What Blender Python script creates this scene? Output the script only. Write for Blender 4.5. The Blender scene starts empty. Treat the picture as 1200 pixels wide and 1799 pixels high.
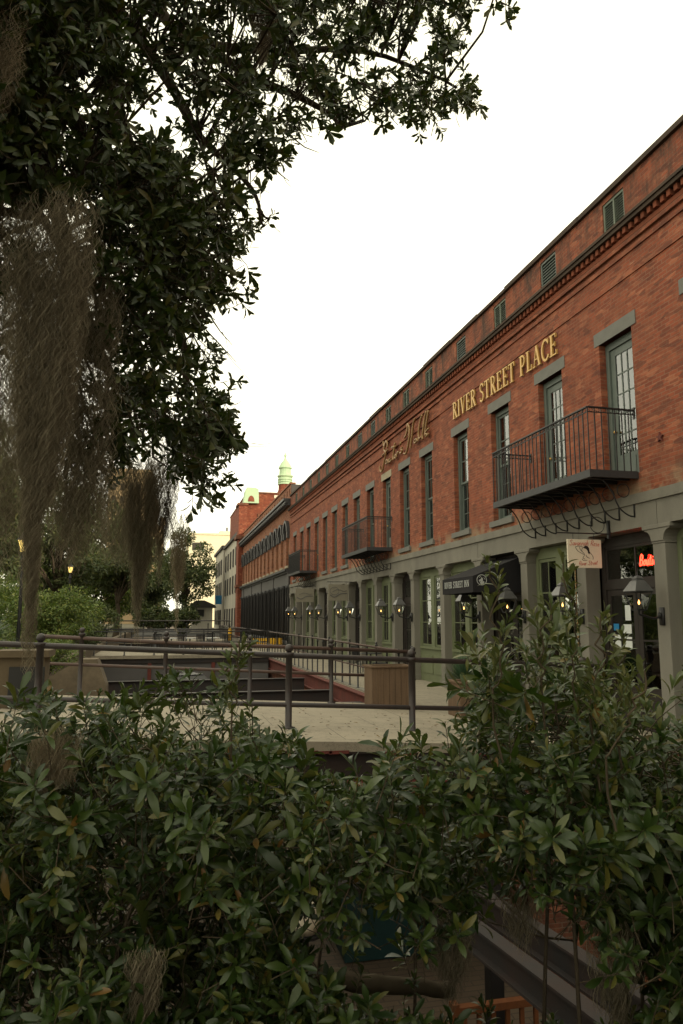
import bpy, math, random
import numpy as np
from math import pi, sin, cos, sqrt, radians, atan2
from mathutils import Vector, Matrix
random.seed(7); RN = np.random.default_rng(11)
S = bpy.context.scene; COL = S.collection

# ------------------------------------------------------------------ camera
cam_d = bpy.data.cameras.new('camera'); cam = bpy.data.objects.new('camera', cam_d); COL.objects.link(cam)
cam_d.sensor_fit = 'VERTICAL'; cam_d.sensor_height = 36.0; cam_d.lens = 36.0 * 1300 / 1799
cam_d.clip_start = 0.05; cam_d.clip_end = 3000
EYE = Vector((0, 0, 1.9)); PITCH = radians(8.164); YAW = radians(13.446)
cam.location = EYE; cam.rotation_euler = (pi / 2 + PITCH, 0, -YAW)
S.camera = cam
cam_d.dof.use_dof = False

# ------------------------------------------------------------------ sky, sun, exposure
SUN_EL = radians(10); SUN_DIR = Vector((0.5, -0.866, math.tan(SUN_EL))).normalized()
w = bpy.data.worlds.new('World'); S.world = w; w.use_nodes = True
nt = w.node_tree; nt.nodes.clear()
out = nt.nodes.new('ShaderNodeOutputWorld'); bg = nt.nodes.new('ShaderNodeBackground')
sky = nt.nodes.new('ShaderNodeTexSky'); sky.sky_type = 'NISHITA'; sky.sun_disc = False
sky.sun_elevation = SUN_EL; sky.sun_rotation = atan2(SUN_DIR.x, SUN_DIR.y)
tc = nt.nodes.new('ShaderNodeTexCoord'); mp = nt.nodes.new('ShaderNodeMapping'); mp.inputs['Scale'].default_value = (1, 1, 2.5)
nz = nt.nodes.new('ShaderNodeTexNoise'); nz.inputs['Scale'].default_value = 1.6; nz.inputs['Detail'].default_value = 5
rp = nt.nodes.new('ShaderNodeValToRGB')
rp.color_ramp.elements[0].position = 0.3; rp.color_ramp.elements[0].color = (11.9, 11.3, 8.0, 1)
rp.color_ramp.elements[1].position = 0.75; rp.color_ramp.elements[1].color = (16.6, 15.6, 12.6, 1)
mx = nt.nodes.new('ShaderNodeMix'); mx.data_type = 'RGBA'; mx.inputs[0].default_value = 0.9
L = nt.links.new
L(tc.outputs['Generated'], mp.inputs[0]); L(mp.outputs[0], nz.inputs['Vector']); L(nz.outputs['Fac'], rp.inputs[0])
L(sky.outputs[0], mx.inputs[6]); L(rp.outputs[0], mx.inputs[7]); L(mx.outputs[2], bg.inputs[0])
bg.inputs[1].default_value = 0.09; L(bg.outputs[0], out.inputs[0])
sd = bpy.data.lights.new('sun', 'SUN'); sd.energy = 2.2; sd.angle = radians(1.0); sd.color = (1.0, 0.84, 0.60)
sun = bpy.data.objects.new('sun', sd); COL.objects.link(sun); sun.location = (20, -30, 40)
sun.rotation_euler = (-SUN_DIR).to_track_quat('-Z', 'Y').to_euler()
S.view_settings.view_transform = 'Standard'; S.view_settings.look = 'None'
S.view_settings.exposure = 0.65; S.view_settings.gamma = 1.0
S.cycles.max_bounces = 6; S.cycles.diffuse_bounces = 3; S.cycles.transparent_max_bounces = 12
S.cycles.use_denoising = True; S.cycles.caustics_reflective = False; S.cycles.caustics_refractive = False

# ------------------------------------------------------------------ helpers: materials
class NT:
    def __init__(s, name):
        s.m = bpy.data.materials.new(name); s.m.use_nodes = True; s.t = s.m.node_tree
        s.b = s.t.nodes['Principled BSDF']; s.o = s.t.nodes['Material Output']
    def n(s, typ, **k):
        q = s.t.nodes.new(typ)
        for a, v in k.items(): setattr(q, a, v)
        return q
    def l(s, a, b): s.t.links.new(a, b)
    def noise(s, vec, scale, detail=4, rough=0.55, stretch=None):
        if stretch:
            m = s.n('ShaderNodeMapping'); m.inputs['Scale'].default_value = stretch; s.l(vec, m.inputs[0]); vec = m.outputs[0]
        q = s.n('ShaderNodeTexNoise'); q.inputs['Scale'].default_value = scale; q.inputs['Detail'].default_value = detail
        q.inputs['Roughness'].default_value = rough; s.l(vec, q.inputs['Vector']); return q.outputs['Fac']
    def ramp(s, f, *st):
        q = s.n('ShaderNodeValToRGB'); e = q.color_ramp.elements
        while len(e) < len(st): e.new(0.5)
        for i, (p, c) in enumerate(st):
            e[i].position = p; e[i].color = (*c, 1) if len(c) == 3 else c
        s.l(f, q.inputs[0]); return q.outputs[0]
    def mix(s, f, a, b, mode='MIX'):
        q = s.n('ShaderNodeMix', data_type='RGBA', blend_type=mode)
        for i, v in ((0, f), (6, a), (7, b)):
            if isinstance(v, (int, float)): q.inputs[i].default_value = v
            elif isinstance(v, tuple): q.inputs[i].default_value = (*v, 1)
            else: s.l(v, q.inputs[i])
        return q.outputs[2]
    def bump(s, h, st=0.3, dist=0.02):
        q = s.n('ShaderNodeBump'); q.inputs['Strength'].default_value = st; q.inputs['Distance'].default_value = dist
        s.l(h, q.inputs['Height']); s.l(q.outputs[0], s.b.inputs['Normal'])
    def obj(s): return s.n('ShaderNodeTexCoord').outputs['Object']
    def set(s, rough=None, metal=None, spec=None):
        if rough is not None: s.b.inputs['Roughness'].default_value = rough
        if metal is not None: s.b.inputs['Metallic'].default_value = metal
        if spec is not None: s.b.inputs['Specular IOR Level'].default_value = spec
def g3(v): return (v, v, v)

def worn(name, c, c2=None, scale=3.0, rough=0.7, bump=0.15, fine=40, spec=0.4, stretch=None, metal=0):
    t = NT(name); v = t.obj(); c2 = c2 or tuple(x * 0.62 for x in c)
    a = t.noise(v, scale, 6, 0.6, stretch); f = t.noise(v, fine, 3)
    col = t.mix(t.ramp(a, (0.32, g3(0)), (0.68, g3(1))), c2, c)
    col = t.mix(0.35, col, t.mix(f, tuple(x * 0.7 for x in c), tuple(min(1, x * 1.3) for x in c)))
    t.l(col, t.b.inputs['Base Color']); t.set(rough, metal, spec); t.bump(f, bump, 0.01); return t.m

def brick(name, c1, c2, mortar, soot=True):
    t = NT(name); v = t.obj(); sp = t.n('ShaderNodeSeparateXYZ'); t.l(v, sp.inputs[0])
    ad = t.n('ShaderNodeMath', operation='ADD'); t.l(sp.outputs[0], ad.inputs[0]); t.l(sp.outputs[1], ad.inputs[1])
    cb = t.n('ShaderNodeCombineXYZ'); t.l(ad.outputs[0], cb.inputs[0]); t.l(sp.outputs[2], cb.inputs[1])
    b = t.n('ShaderNodeTexBrick'); b.inputs['Scale'].default_value = 1; b.inputs['Brick Width'].default_value = 0.205
    b.inputs['Row Height'].default_value = 0.068; b.inputs['Mortar Size'].default_value = 0.008; b.inputs['Mortar Smooth'].default_value = 0.3
    b.inputs['Bias'].default_value = -0.1
    b.inputs['Color1'].default_value = (*c1, 1); b.inputs['Color2'].default_value = (*c2, 1); b.inputs['Mortar'].default_value = (*mortar, 1)
    wob = t.noise(v, 9, 3); wv = t.n('ShaderNodeVectorMath', operation='SCALE'); wv.inputs[0].default_value = (0.02, 0.012, 0); t.l(wob, wv.inputs[3])
    wa = t.n('ShaderNodeVectorMath', operation='ADD'); t.l(cb.outputs[0], wa.inputs[0]); t.l(wv.outputs[0], wa.inputs[1]); t.l(wa.outputs[0], b.inputs[0])
    big = t.noise(v, 0.55, 6, 0.65); med = t.noise(v, 3.1, 5, 0.6); fin = t.noise(v, 26, 4, 0.7)
    col = t.mix(t.ramp(big, (0.36, g3(0)), (0.66, g3(1))), b.outputs[0], t.mix(0.55, b.outputs[0], (0.17, 0.045, 0.024)))
    col = t.mix(t.ramp(med, (0.48, g3(0)), (0.78, g3(0.55))), col, (0.33, 0.12, 0.062))
    col = t.mix(t.ramp(fin, (0.60, g3(0)), (0.82, g3(0.75))), col, (0.115, 0.042, 0.026))
    # lime bloom: short pale flecks along the courses
    fl = t.noise(cb.outputs[0], 5.5, 5, 0.75, (0.55, 3.2, 1)); fl2 = t.noise(v, 0.9, 3)
    m1 = t.n('ShaderNodeMath', operation='MULTIPLY'); t.l(t.ramp(fl, (0.585, g3(0)), (0.68, g3(1))), m1.inputs[0]); t.l(t.ramp(fl2, (0.45, g3(0)), (0.62, g3(0.85))), m1.inputs[1])
    col = t.mix(m1.outputs[0], col, (0.40, 0.25, 0.17))
    vo = t.n('ShaderNodeTexVoronoi'); vo.inputs['Scale'].default_value = 1.0; mpv = t.n('ShaderNodeMapping'); mpv.inputs['Scale'].default_value = (4.6, 14.2, 1); t.l(wa.outputs[0], mpv.inputs[0]); t.l(mpv.outputs[0], vo.inputs['Vector'])
    sc_ = t.n('ShaderNodeSeparateColor'); t.l(vo.outputs['Color'], sc_.inputs[0])
    col = t.mix(t.ramp(sc_.outputs[0], (0.80, g3(0)), (0.92, g3(0.55))), col, (0.095, 0.036, 0.026)); col = t.mix(t.ramp(sc_.outputs[1], (0.86, g3(0)), (0.95, g3(0.5))), col, (0.40, 0.155, 0.085))
    dr_ = t.noise(v, 1.0, 5, .6, (2.4, 2.4, .16)); col = t.mix(t.ramp(dr_, (0.56, g3(0)), (0.72, g3(0.45))), col, t.mix(0.7, col, (0.07, 0.035, 0.026)))
    pt = t.noise(v, 1.7, 7, 0.72); col = t.mix(t.ramp(pt, (0.38, g3(0.45)), (0.54, g3(0))), col, t.mix(0.65, col, (0.10, 0.042, 0.028)))
    if soot:  # weathering: grey-black staining on the attic courses and streaks
        st = t.noise(v, 1.3, 6, 0.7, (1, 1.6, 0.5)); zr = t.n('ShaderNodeMapRange'); zr.inputs[1].default_value = 8.0; zr.inputs[2].default_value = 9.1
        t.l(sp.outputs[2], zr.inputs[0]); mm = t.n('ShaderNodeMath', operation='MULTIPLY'); t.l(zr.outputs[0], mm.inputs[0]); t.l(t.ramp(st, (0.45, g3(0)), (0.62, g3(0.85))), mm.inputs[1])
        col = t.mix(mm.outputs[0], col, (0.055, 0.036, 0.028))
        lo = t.n('ShaderNodeMapRange'); lo.inputs[1].default_value = 4.35; lo.inputs[2].default_value = 3.98; t.l(sp.outputs[2], lo.inputs[0])
        m2 = t.n('ShaderNodeMath', operation='MULTIPLY'); t.l(lo.outputs[0], m2.inputs[0]); t.l(t.ramp(t.noise(v, 2.6, 5), (0.42, g3(0)), (0.58, g3(0.9))), m2.inputs[1])
        col = t.mix(m2.outputs[0], col, (0.27, 0.20, 0.13))
    t.l(col, t.b.inputs['Base Color']); t.set(0.86, 0, 0.25)
    hh = t.mix(0.3, b.outputs[1], fin); inv = t.n('ShaderNodeInvert'); t.l(hh, inv.inputs[1]); t.bump(inv.outputs[0], 0.55, 0.012); return t.m

def glass(name, tint=(0.75, 0.8, 0.78), rough=0.015, ior=2.0):
    t = NT(name); t.t.nodes.remove(t.b)
    tr = t.n('ShaderNodeBsdfTransparent'); tr.inputs[0].default_value = (*tint, 1)
    gl = t.n('ShaderNodeBsdfGlossy'); gl.inputs['Roughness'].default_value = rough; gl.inputs[0].default_value = (0.92, 0.94, 0.95, 1)
    fr = t.n('ShaderNodeFresnel'); fr.inputs[0].default_value = ior
    nb = t.n('ShaderNodeBump'); nb.inputs['Strength'].default_value = 0.05; nb.inputs['Distance'].default_value = 0.05
    t.l(t.noise(t.obj(), 2.2, 2), nb.inputs['Height']); t.l(nb.outputs[0], gl.inputs['Normal']); 
    mxs = t.n('ShaderNodeMixShader'); t.l(fr.outputs[0], mxs.inputs[0]); t.l(tr.outputs[0], mxs.inputs[1]); t.l(gl.outputs[0], mxs.inputs[2]); t.l(mxs.outputs[0], t.o.inputs[0])
    return t.m

def emis(name, c, s):
    t = NT(name); t.b.inputs['Base Color'].default_value = (*c, 1); t.b.inputs['Emission Color'].default_value = (*c, 1); t.b.inputs['Emission Strength'].default_value = s
    return t.m

def leafmat(name, stops, rough=0.38, trans=0.18, under=(0.07, 0.085, 0.045), spec=0.5):
    t = NT(name); ge = t.n('ShaderNodeNewGeometry')
    col = t.ramp(ge.outputs['Random Per Island'], *stops)
    cc = t.mix(ge.outputs['Backfacing'], col, t.mix(0.55, col, under))
    t.l(cc, t.b.inputs['Base Color']); t.set(rough, 0, spec)
    f = t.noise(t.obj(), 60, 2); rr = t.n('ShaderNodeMapRange'); rr.inputs[3].default_value = rough - 0.1; rr.inputs[4].default_value = rough + 0.18; t.l(f, rr.inputs[0]); t.l(rr.outputs[0], t.b.inputs['Roughness'])
    tl = t.n('ShaderNodeBsdfTranslucent'); t.l(t.mix(1.0, cc, (1.3, 1.5, 0.5), 'MULTIPLY'), tl.inputs[0])
    ms = t.n('ShaderNodeMixShader'); ms.inputs[0].default_value = trans; t.l(t.b.outputs[0], ms.inputs[1]); t.l(tl.outputs[0], ms.inputs[2]); t.l(ms.outputs[0], t.o.inputs[0])
    return t.m

def mossmat(name, a, b):
    t = NT(name); ge = t.n('ShaderNodeNewGeometry'); col = t.ramp(ge.outputs['Random Per Island'], (0.0, a), (1.0, b))
    t.l(col, t.b.inputs['Base Color']); t.set(0.9, 0, 0.1)
    tl = t.n('ShaderNodeBsdfTranslucent'); t.l(col, tl.inputs[0]); ms = t.n('ShaderNodeMixShader'); ms.inputs[0].default_value = 0.42
    t.l(t.b.outputs[0], ms.inputs[1]); t.l(tl.outputs[0], ms.inputs[2]); t.l(ms.outputs[0], t.o.inputs[0]); return t.m

M = {}
M['brick'] = brick('weathered red brick', (0.318, 0.086, 0.043), (0.172, 0.047, 0.028), (0.25, 0.130, 0.084))
M['brick_tan'] = brick('tan brick', (0.34, 0.145, 0.075), (0.28, 0.115, 0.062), (0.30, 0.19, 0.12), False)
M['brick_red'] = brick('deep red brick', (0.235, 0.058, 0.032), (0.18, 0.046, 0.027), (0.16, 0.06, 0.04), False)
M['brick_low'] = brick('old dark brick', (0.13, 0.055, 0.035), (0.09, 0.045, 0.03), (0.15, 0.12, 0.09), False)
M['brick_soot'] = worn('sooty brick', (0.25, 0.075, 0.040), (0.085, 0.038, 0.026), 2.2, 0.9, 0.4, 24, 0.2)
M['granite'] = worn('grey granite', (0.205, 0.192, 0.162), (0.120, 0.112, 0.096), 1.6, 0.8, 0.12, 55, 0.3, (1, 1, 0.45))
M['lintel'] = worn('grey stone lintel', (0.165, 0.162, 0.148), (0.125, 0.124, 0.115), 2.5, 0.8, 0.1)
M['lintel_pale'] = worn('cream stone lintel', (0.36, 0.31, 0.22), (0.28, 0.24, 0.17), 2.5, 0.8, 0.1)
M['dark_stone'] = worn('sooty ledge stone', (0.085, 0.060, 0.046), (0.032, 0.025, 0.021), 2.0, 0.9, 0.3, 30, 0.2)
M['sage'] = worn('sage green paint', (0.118, 0.142, 0.128), (0.09, 0.11, 0.10), 5, 0.5, 0.05)
M['sage_pale'] = worn('grey green louvre paint', (0.135, 0.160, 0.125), (0.10, 0.122, 0.095), 5, 0.6, 0.05)
M['olive'] = worn('olive green shopfront paint', (0.140, 0.158, 0.088), (0.105, 0.122, 0.068), 3, 0.55, 0.05)
M['darkbrown'] = worn('dark brown door paint', (0.030, 0.024, 0.022), (0.02, 0.016, 0.015), 4, 0.42, 0.05)
M['iron'] = worn('black painted iron', (0.018, 0.018, 0.020), (0.010, 0.010, 0.011), 6, 0.45, 0.12, 60)
M['iron_grey'] = worn('grey black ironwork', (0.040, 0.040, 0.044), (0.028, 0.028, 0.03), 6, 0.5, 0.1)
M['pipe'] = worn('weathered pipe rail paint', (0.026, 0.023, 0.024), (0.042, 0.027, 0.024), 7, 0.5, 0.15, 70)
M['pipe_rust'] = worn('rusty brown rail paint', (0.085, 0.050, 0.040), (0.045, 0.033, 0.03), 5, 0.6, 0.2, 60)
M['steel'] = worn('sooty steel beam', (0.020, 0.019, 0.020), (0.035, 0.018, 0.014), 3, 0.6, 0.15)
M['rust'] = worn('red oxide rust', (0.135, 0.032, 0.024), (0.06, 0.022, 0.018), 4, 0.8, 0.3)
M['concrete'] = worn('bridge deck concrete', (0.285, 0.245, 0.180), (0.215, 0.185, 0.138), 0.9, 0.88, 0.12, 45, 0.25)
def slabs(name, c, c2):
    t = NT(name); v = t.obj(); b = t.n('ShaderNodeTexBrick'); b.offset = 0.5; b.inputs['Scale'].default_value = 1; b.inputs['Brick Width'].default_value = 1.7; b.inputs['Row Height'].default_value = 1.3
    b.inputs['Mortar Size'].default_value = 0.009; b.inputs['Color1'].default_value = (*c, 1); b.inputs['Color2'].default_value = (*[x * .9 for x in c], 1); b.inputs['Mortar'].default_value = (*[x * .3 for x in c2], 1); t.l(v, b.inputs[0])
    a = t.noise(v, .8, 7, .68); f = t.noise(v, 45, 3); st = t.noise(v, 2.6, 6, .75); cr = t.noise(v, .55, 9, .8)
    col = t.mix(t.ramp(a, (.34, g3(0)), (.64, g3(1))), t.mix(.7, b.outputs[0], c2), b.outputs[0]); col = t.mix(t.ramp(st, (.54, g3(0)), (.70, g3(.6))), col, tuple(x * .5 for x in c2)); col = t.mix(.22, col, t.mix(f, tuple(x * .6 for x in c), tuple(x * 1.3 for x in c)))
    col = t.mix(t.ramp(cr, (.494, g3(0)), (.5, g3(.75)), (.506, g3(0))), col, tuple(x * .3 for x in c2))
    t.l(col, t.b.inputs['Base Color']); t.set(.88, 0, .25); t.bump(f, .15, .01); return t.m
M['concrete'] = slabs('bridge deck concrete', (0.30, 0.265, 0.205), (0.215, 0.19, 0.15))
M['fascia'] = worn('grey painted fascia', (0.105, 0.100, 0.100), (0.085, 0.082, 0.082), 1.2, 0.75, 0.05)
M['wood'] = worn('weathered plank wood', (0.150, 0.098, 0.062), (0.080, 0.054, 0.037), 5, 0.85, 0.4, 30, 0.2, (3, 3, 0.25))
M['wood_orange'] = worn('orange stained timber', (0.17, 0.062, 0.024), (0.11, 0.042, 0.017), 5, 0.6, 0.2, 30, 0.3, (3, 3, 0.4))
M['teal'] = worn('teal paint', (0.012, 0.045, 0.048), (0.010, 0.032, 0.035), 3, 0.5, 0.1)
M['gold'] = worn('gilded lettering', (0.56, 0.34, 0.095), (0.40, 0.235, 0.062), 9, 0.42, 0.05, 40, 0.5, None, 0.35)
M['gold_brown'] = worn('bronze gold script', (0.30, 0.175, 0.070), (0.23, 0.125, 0.05), 9, 0.45, 0.05, 40, 0.5, None, 0.3)
M['canvas'] = worn('charcoal awning canvas', (0.020, 0.019, 0.021), (0.014, 0.013, 0.015), 4, 0.9, 0.2, 90, 0.2)
M['canvas_top'] = M['canvas']
M['white_paint'] = worn('off white paint', (0.66, 0.60, 0.47), (0.60, 0.54, 0.43), 3, 0.6, 0.03)
M['silver'] = worn('pale grey letter paint', (0.42, 0.43, 0.42), (0.34, 0.35, 0.34), 6, 0.5, 0.03)
M['signred'] = worn('faded red sign paint', (0.45, 0.10, 0.075), (0.5, 0.16, 0.12), 9, 0.6, 0.03)
M['signblack'] = worn('black sign paint', (0.012, 0.012, 0.012), None, 9, 0.5, 0.03)
M['signgrey'] = worn('grey beige signboard', (0.215, 0.195, 0.150), (0.175, 0.16, 0.125), 7, 0.7, 0.05)
M['zinc'] = worn('zinc lantern cap', (0.13, 0.128, 0.128), (0.08, 0.08, 0.086), 12, 0.42, 0.05, 60, 0.5, None, 0.4)
M['glass'] = glass('window glass', (0.8, 0.84, 0.82), 0.015, 2.55); M['lampglass'] = glass('lantern glass', (0.93, 0.93, 0.9), 0.02, 1.14)
M['curtain'] = worn('cream curtain cloth', (0.86, 0.79, 0.64), (0.78, 0.70, 0.56), 2, 0.9, 0.1, 30, 0.2, (1, 6, 0.4))
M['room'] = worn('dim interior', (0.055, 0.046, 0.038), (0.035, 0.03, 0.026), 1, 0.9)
M['paper'] = worn('paper notice', (0.62, 0.64, 0.62), (0.52, 0.55, 0.55), 14, 0.8, 0.02)
M['flame'] = emis('gas flame', (1.0, 0.50, 0.14), 3.0); M['lampglow'] = emis('glowing street lamp pane', (1.0, 0.70, 0.20), .85)
M['neon'] = emis('red neon tube', (1.0, 0.035, 0.015), 5.5)
M['copper'] = worn('verdigris copper', (0.44, 0.58, 0.38), (0.33, 0.47, 0.31), 1.2, 0.6, 0.05)
M['cream_wall'] = worn('cream stucco', (0.74, 0.67, 0.48), (0.70, 0.63, 0.45), 0.05, 0.9, 0.02, 2)
M['orange_wall'] = worn('ochre stone', (0.34, 0.25, 0.145), (0.26, 0.185, 0.105), 0.3, 0.9, 0.02, 2)
M['white_wall'] = worn('stained white stucco', (0.52, 0.48, 0.40), (0.30, 0.29, 0.26), 0.55, 0.9, 0.05, 6, 0.2, (1, 1, 0.3))
M['asphalt'] = worn('asphalt', (0.055, 0.052, 0.05), (0.04, 0.038, 0.037), 1.5, 0.9, 0.2, 60)
M['earth'] = worn('leaf litter earth', (0.075, 0.060, 0.035), (0.045, 0.05, 0.022), 0.8, 0.95, 0.4, 14)
M['pave'] = worn('brown brick paving', (0.165, 0.118, 0.078), (0.125, 0.09, 0.06), 1.4, 0.9, 0.15, 20)
M['rubble'] = worn('lichened rubble stone', (0.155, 0.12, 0.08), (0.06, 0.05, 0.034), 3.4, 0.95, 0.8, 7)
M['pier'] = worn('tan stone pier', (0.105, 0.078, 0.046), (0.07, 0.052, 0.031), 2.0, 0.9, 0.2, 20)
M['bark'] = worn('grey brown bark', (0.080, 0.062, 0.043), (0.045, 0.036, 0.027), 6, 0.95, 0.7, 22, 0.2, (1, 1, 0.35))
M['twig'] = worn('tan twig', (0.075, 0.054, 0.032), (0.04, 0.032, 0.02), 9, 0.85, 0.2)
M['yellow'] = worn('yellow barrier plastic', (0.75, 0.42, 0.02), (0.62, 0.33, 0.02), 2, 0.5, 0.03)
M['blue'] = worn('blue banner', (0.02, 0.20, 0.42), (0.02, 0.16, 0.36), 2, 0.6, 0.03)
M['roof'] = worn('slate roof', (0.07, 0.062, 0.058), (0.05, 0.045, 0.042), 1, 0.8, 0.1)
M['carpaint'] = worn('black car paint', (0.012, 0.012, 0.014), None, 2, 0.2, 0.0, 40, 0.6)
M['chrome'] = worn('chrome', (0.6, 0.6, 0.6), (0.55, 0.55, 0.55), 4, 0.18, 0.0, 40, 0.5, None, 0.9)
M['headlight'] = emis('lit headlamp', (1.0, 0.85, 0.6), 5.0)
M['rubber'] = worn('tyre rubber', (0.02, 0.02, 0.02), None, 4, 0.9, 0.1)
M['leaf_oak'] = leafmat('oak leaf', ((0.0, (0.016, 0.030, 0.009)), (0.5, (0.032, 0.050, 0.013)), (0.86, (0.055, 0.072, 0.019)), (1.0, (0.09, 0.08, 0.024))), 0.42, 0.22, (0.06, 0.07, 0.03), 0.45)
M['leaf_bush'] = leafmat('glossy bush leaf', ((0.0, (0.014, 0.030, 0.007)), (0.45, (0.027, 0.050, 0.010)), (0.84, (0.049, 0.073, 0.015)), (0.98, (0.105, 0.098, 0.022)), (1.0, (0.14, 0.07, 0.02))), 0.33, 0.24, (0.065, 0.075, 0.03), 0.46)
M['leaf_young'] = leafmat('young bush leaf', ((0.0, (0.040, 0.062, 0.018)), (0.6, (0.066, 0.090, 0.025)), (1.0, (0.12, 0.11, 0.034))), 0.36, 0.2, (0.12, 0.12, 0.06), 0.5)
M['leaf_park'] = leafmat('park shrub leaf', ((0.0, (0.065, 0.112, 0.020)), (0.6, (0.125, 0.175, 0.034)), (1.0, (0.22, 0.23, 0.055))), 0.55, 0.25)
M['leaf_tree'] = leafmat('distant tree leaf', ((0.0, (0.030, 0.048, 0.015)), (0.6, (0.060, 0.082, 0.024)), (1.0, (0.12, 0.125, 0.04))), 0.6, 0.2)
M['leaf_blue'] = leafmat('blue green spiky leaf', ((0.0, (0.045, 0.095, 0.062)), (1.0, (0.10, 0.165, 0.105))), 0.5, 0.1)
M['moss'] = mossmat('spanish moss', (0.125, 0.105, 0.072), (0.30, 0.26, 0.185))
M['moss_pale'] = mossmat('pale spanish moss', (0.17, 0.14, 0.09), (0.36, 0.30, 0.21))

# ------------------------------------------------------------------ helpers: objects
def tag(o, label=None, cat=None, group=None, kind=None):
    if label: o['label'] = label
    if cat: o['category'] = cat
    if group: o['group'] = group
    if kind: o['kind'] = kind
    return o
def thing(name, loc, label, cat, group=None):
    o = bpy.data.objects.new(name, None); COL.objects.link(o); o.location = loc; o.empty_display_size = 0.2
    return tag(o, label, cat, group)
def par(o, p):
    if p is None: return
    o.parent = p
    if p.type == 'EMPTY': o.matrix_parent_inverse = Matrix.Translation(-Vector(p.location))
def link(name, me, mat, parent=None, smooth=False):
    if mat is not None: me.materials.append(mat)
    if smooth: me.polygons.foreach_set('use_smooth', [True] * len(me.polygons))
    o = bpy.data.objects.new(name, me); COL.objects.link(o); par(o, parent); return o
def npmesh(name, V, F):
    V = np.asarray(V, np.float32); F = np.asarray(F, np.int32); k = F.shape[1]
    me = bpy.data.meshes.new(name); me.vertices.add(len(V)); me.vertices.foreach_set('co', V.ravel())
    me.loops.add(F.size); me.loops.foreach_set('vertex_index', F.ravel())
    me.polygons.add(len(F)); me.polygons.foreach_set('loop_start', np.arange(0, F.size, k, dtype=np.int32)); me.polygons.foreach_set('loop_total', np.full(len(F), k, np.int32))
    me.update(calc_edges=True); return me
def copy_tree(o, parent=None):
    c = o.copy(); COL.objects.link(c)
    if parent: c.parent = parent; c.matrix_parent_inverse = o.matrix_parent_inverse.copy()
    for ch in o.children: copy_tree(ch, c)
    return c

class MB:
    def __init__(s): s.v = []; s.f = []
    def add(s, v, f):
        n = len(s.v); s.v += [tuple(x) for x in v]; s.f += [tuple(i + n for i in q) for q in f]; return s
    def box(s, x0, x1, y0, y1, z0, z1):
        v = [(x, y, z) for z in (z0, z1) for y in (y0, y1) for x in (x0, x1)]
        return s.add(v, [(0, 2, 3, 1), (4, 5, 7, 6), (0, 1, 5, 4), (2, 6, 7, 3), (0, 4, 6, 2), (1, 3, 7, 5)])
    def beam(s, a, b, w, h, up=(0, 0, 1)):
        a = Vector(a); b = Vector(b); d = (b - a).normalized(); r = d.cross(Vector(up)).normalized(); u = r.cross(d)
        v = [p + r * (sx * w / 2) + u * (sz * h / 2) for p in (a, b) for sz in (-1, 1) for sx in (-1, 1)]
        return s.add(v, [(0, 1, 3, 2), (4, 6, 7, 5), (0, 4, 5, 1), (2, 3, 7, 6), (0, 2, 6, 4), (1, 5, 7, 3)])
    def tube(s, pts, r, n=8, caps=True):
        P = [Vector(p) for p in pts]; R = r if isinstance(r, (list, tuple)) else [r] * len(P)
        rings = []; ref = None
        for i, p in enumerate(P):
            d = (P[min(i + 1, len(P) - 1)] - P[max(i - 1, 0)]).normalized()
            if ref is None: ref = d.orthogonal().normalized()
            ref = (ref - d * ref.dot(d)); ref = ref.normalized() if ref.length > 1e-6 else d.orthogonal().normalized()
            b = d.cross(ref); rings.append([p + (ref * cos(2 * pi * k / n) + b * sin(2 * pi * k / n)) * R[i] for k in range(n)])
        v = [q for rg in rings for q in rg]; f = []
        for i in range(len(P) - 1):
            for k in range(n): f.append((i * n + k, i * n + (k + 1) % n, (i + 1) * n + (k + 1) % n, (i + 1) * n + k))
        if caps: f.append(tuple(range(n - 1, -1, -1))); f.append(tuple((len(P) - 1) * n + k for k in range(n)))
        return s.add(v, f)
    def lathe(s, c, prof, n=16, sq=False):
        v = []; f = []
        for r, z in prof:
            for k in range(n):
                a = 2 * pi * (k + (0.5 if sq else 0)) / n; v.append((c[0] + r * cos(a), c[1] + r * sin(a), c[2] + z))
        for i in range(len(prof) - 1):
            for k in range(n): f.append((i * n + k, i * n + (k + 1) % n, (i + 1) * n + (k + 1) % n, (i + 1) * n + k))
        f.append(tuple(range(n - 1, -1, -1))); f.append(tuple((len(prof) - 1) * n + k for k in range(n)))
        return s.add(v, f)
    def prism(s, poly, axis, a, b):
        """poly: 2D points; extruded along axis from a to b"""
        def p(u, v, t): return {'x': (t, u, v), 'y': (u, t, v), 'z': (u, v, t)}[axis]
        n = len(poly); v = [p(*q, a) for q in poly] + [p(*q, b) for q in poly]
        f = [tuple(range(n - 1, -1, -1)), tuple(range(n, 2 * n))] + [(i, (i + 1) % n, n + (i + 1) % n, n + i) for i in range(n)]
        return s.add(v, f)
    def ball(s, c, r, n=10, m=6):
        return s.lathe(c, [(max(1e-4, r * sin(pi * i / m)), -r * cos(pi * i / m)) for i in range(m + 1)], n)
    def build(s, name, mat, parent=None, smooth=False, bevel=0):
        me = bpy.data.meshes.new(name); me.from_pydata(s.v, [], s.f); me.update()
        import bmesh
        bm = bmesh.new(); bm.from_mesh(me); bmesh.ops.recalc_face_normals(bm, faces=bm.faces[:]); bm.to_mesh(me); bm.free()
        o = link(name, me, mat, parent, smooth)
        if bevel:
            q = o.modifiers.new('edge', 'BEVEL'); q.width = bevel; q.segments = 2; q.limit_method = 'ANGLE'
        return o
def struct(mb, name, mat): return tag(mb.build(name, mat), None, None, None, 'structure')

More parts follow.
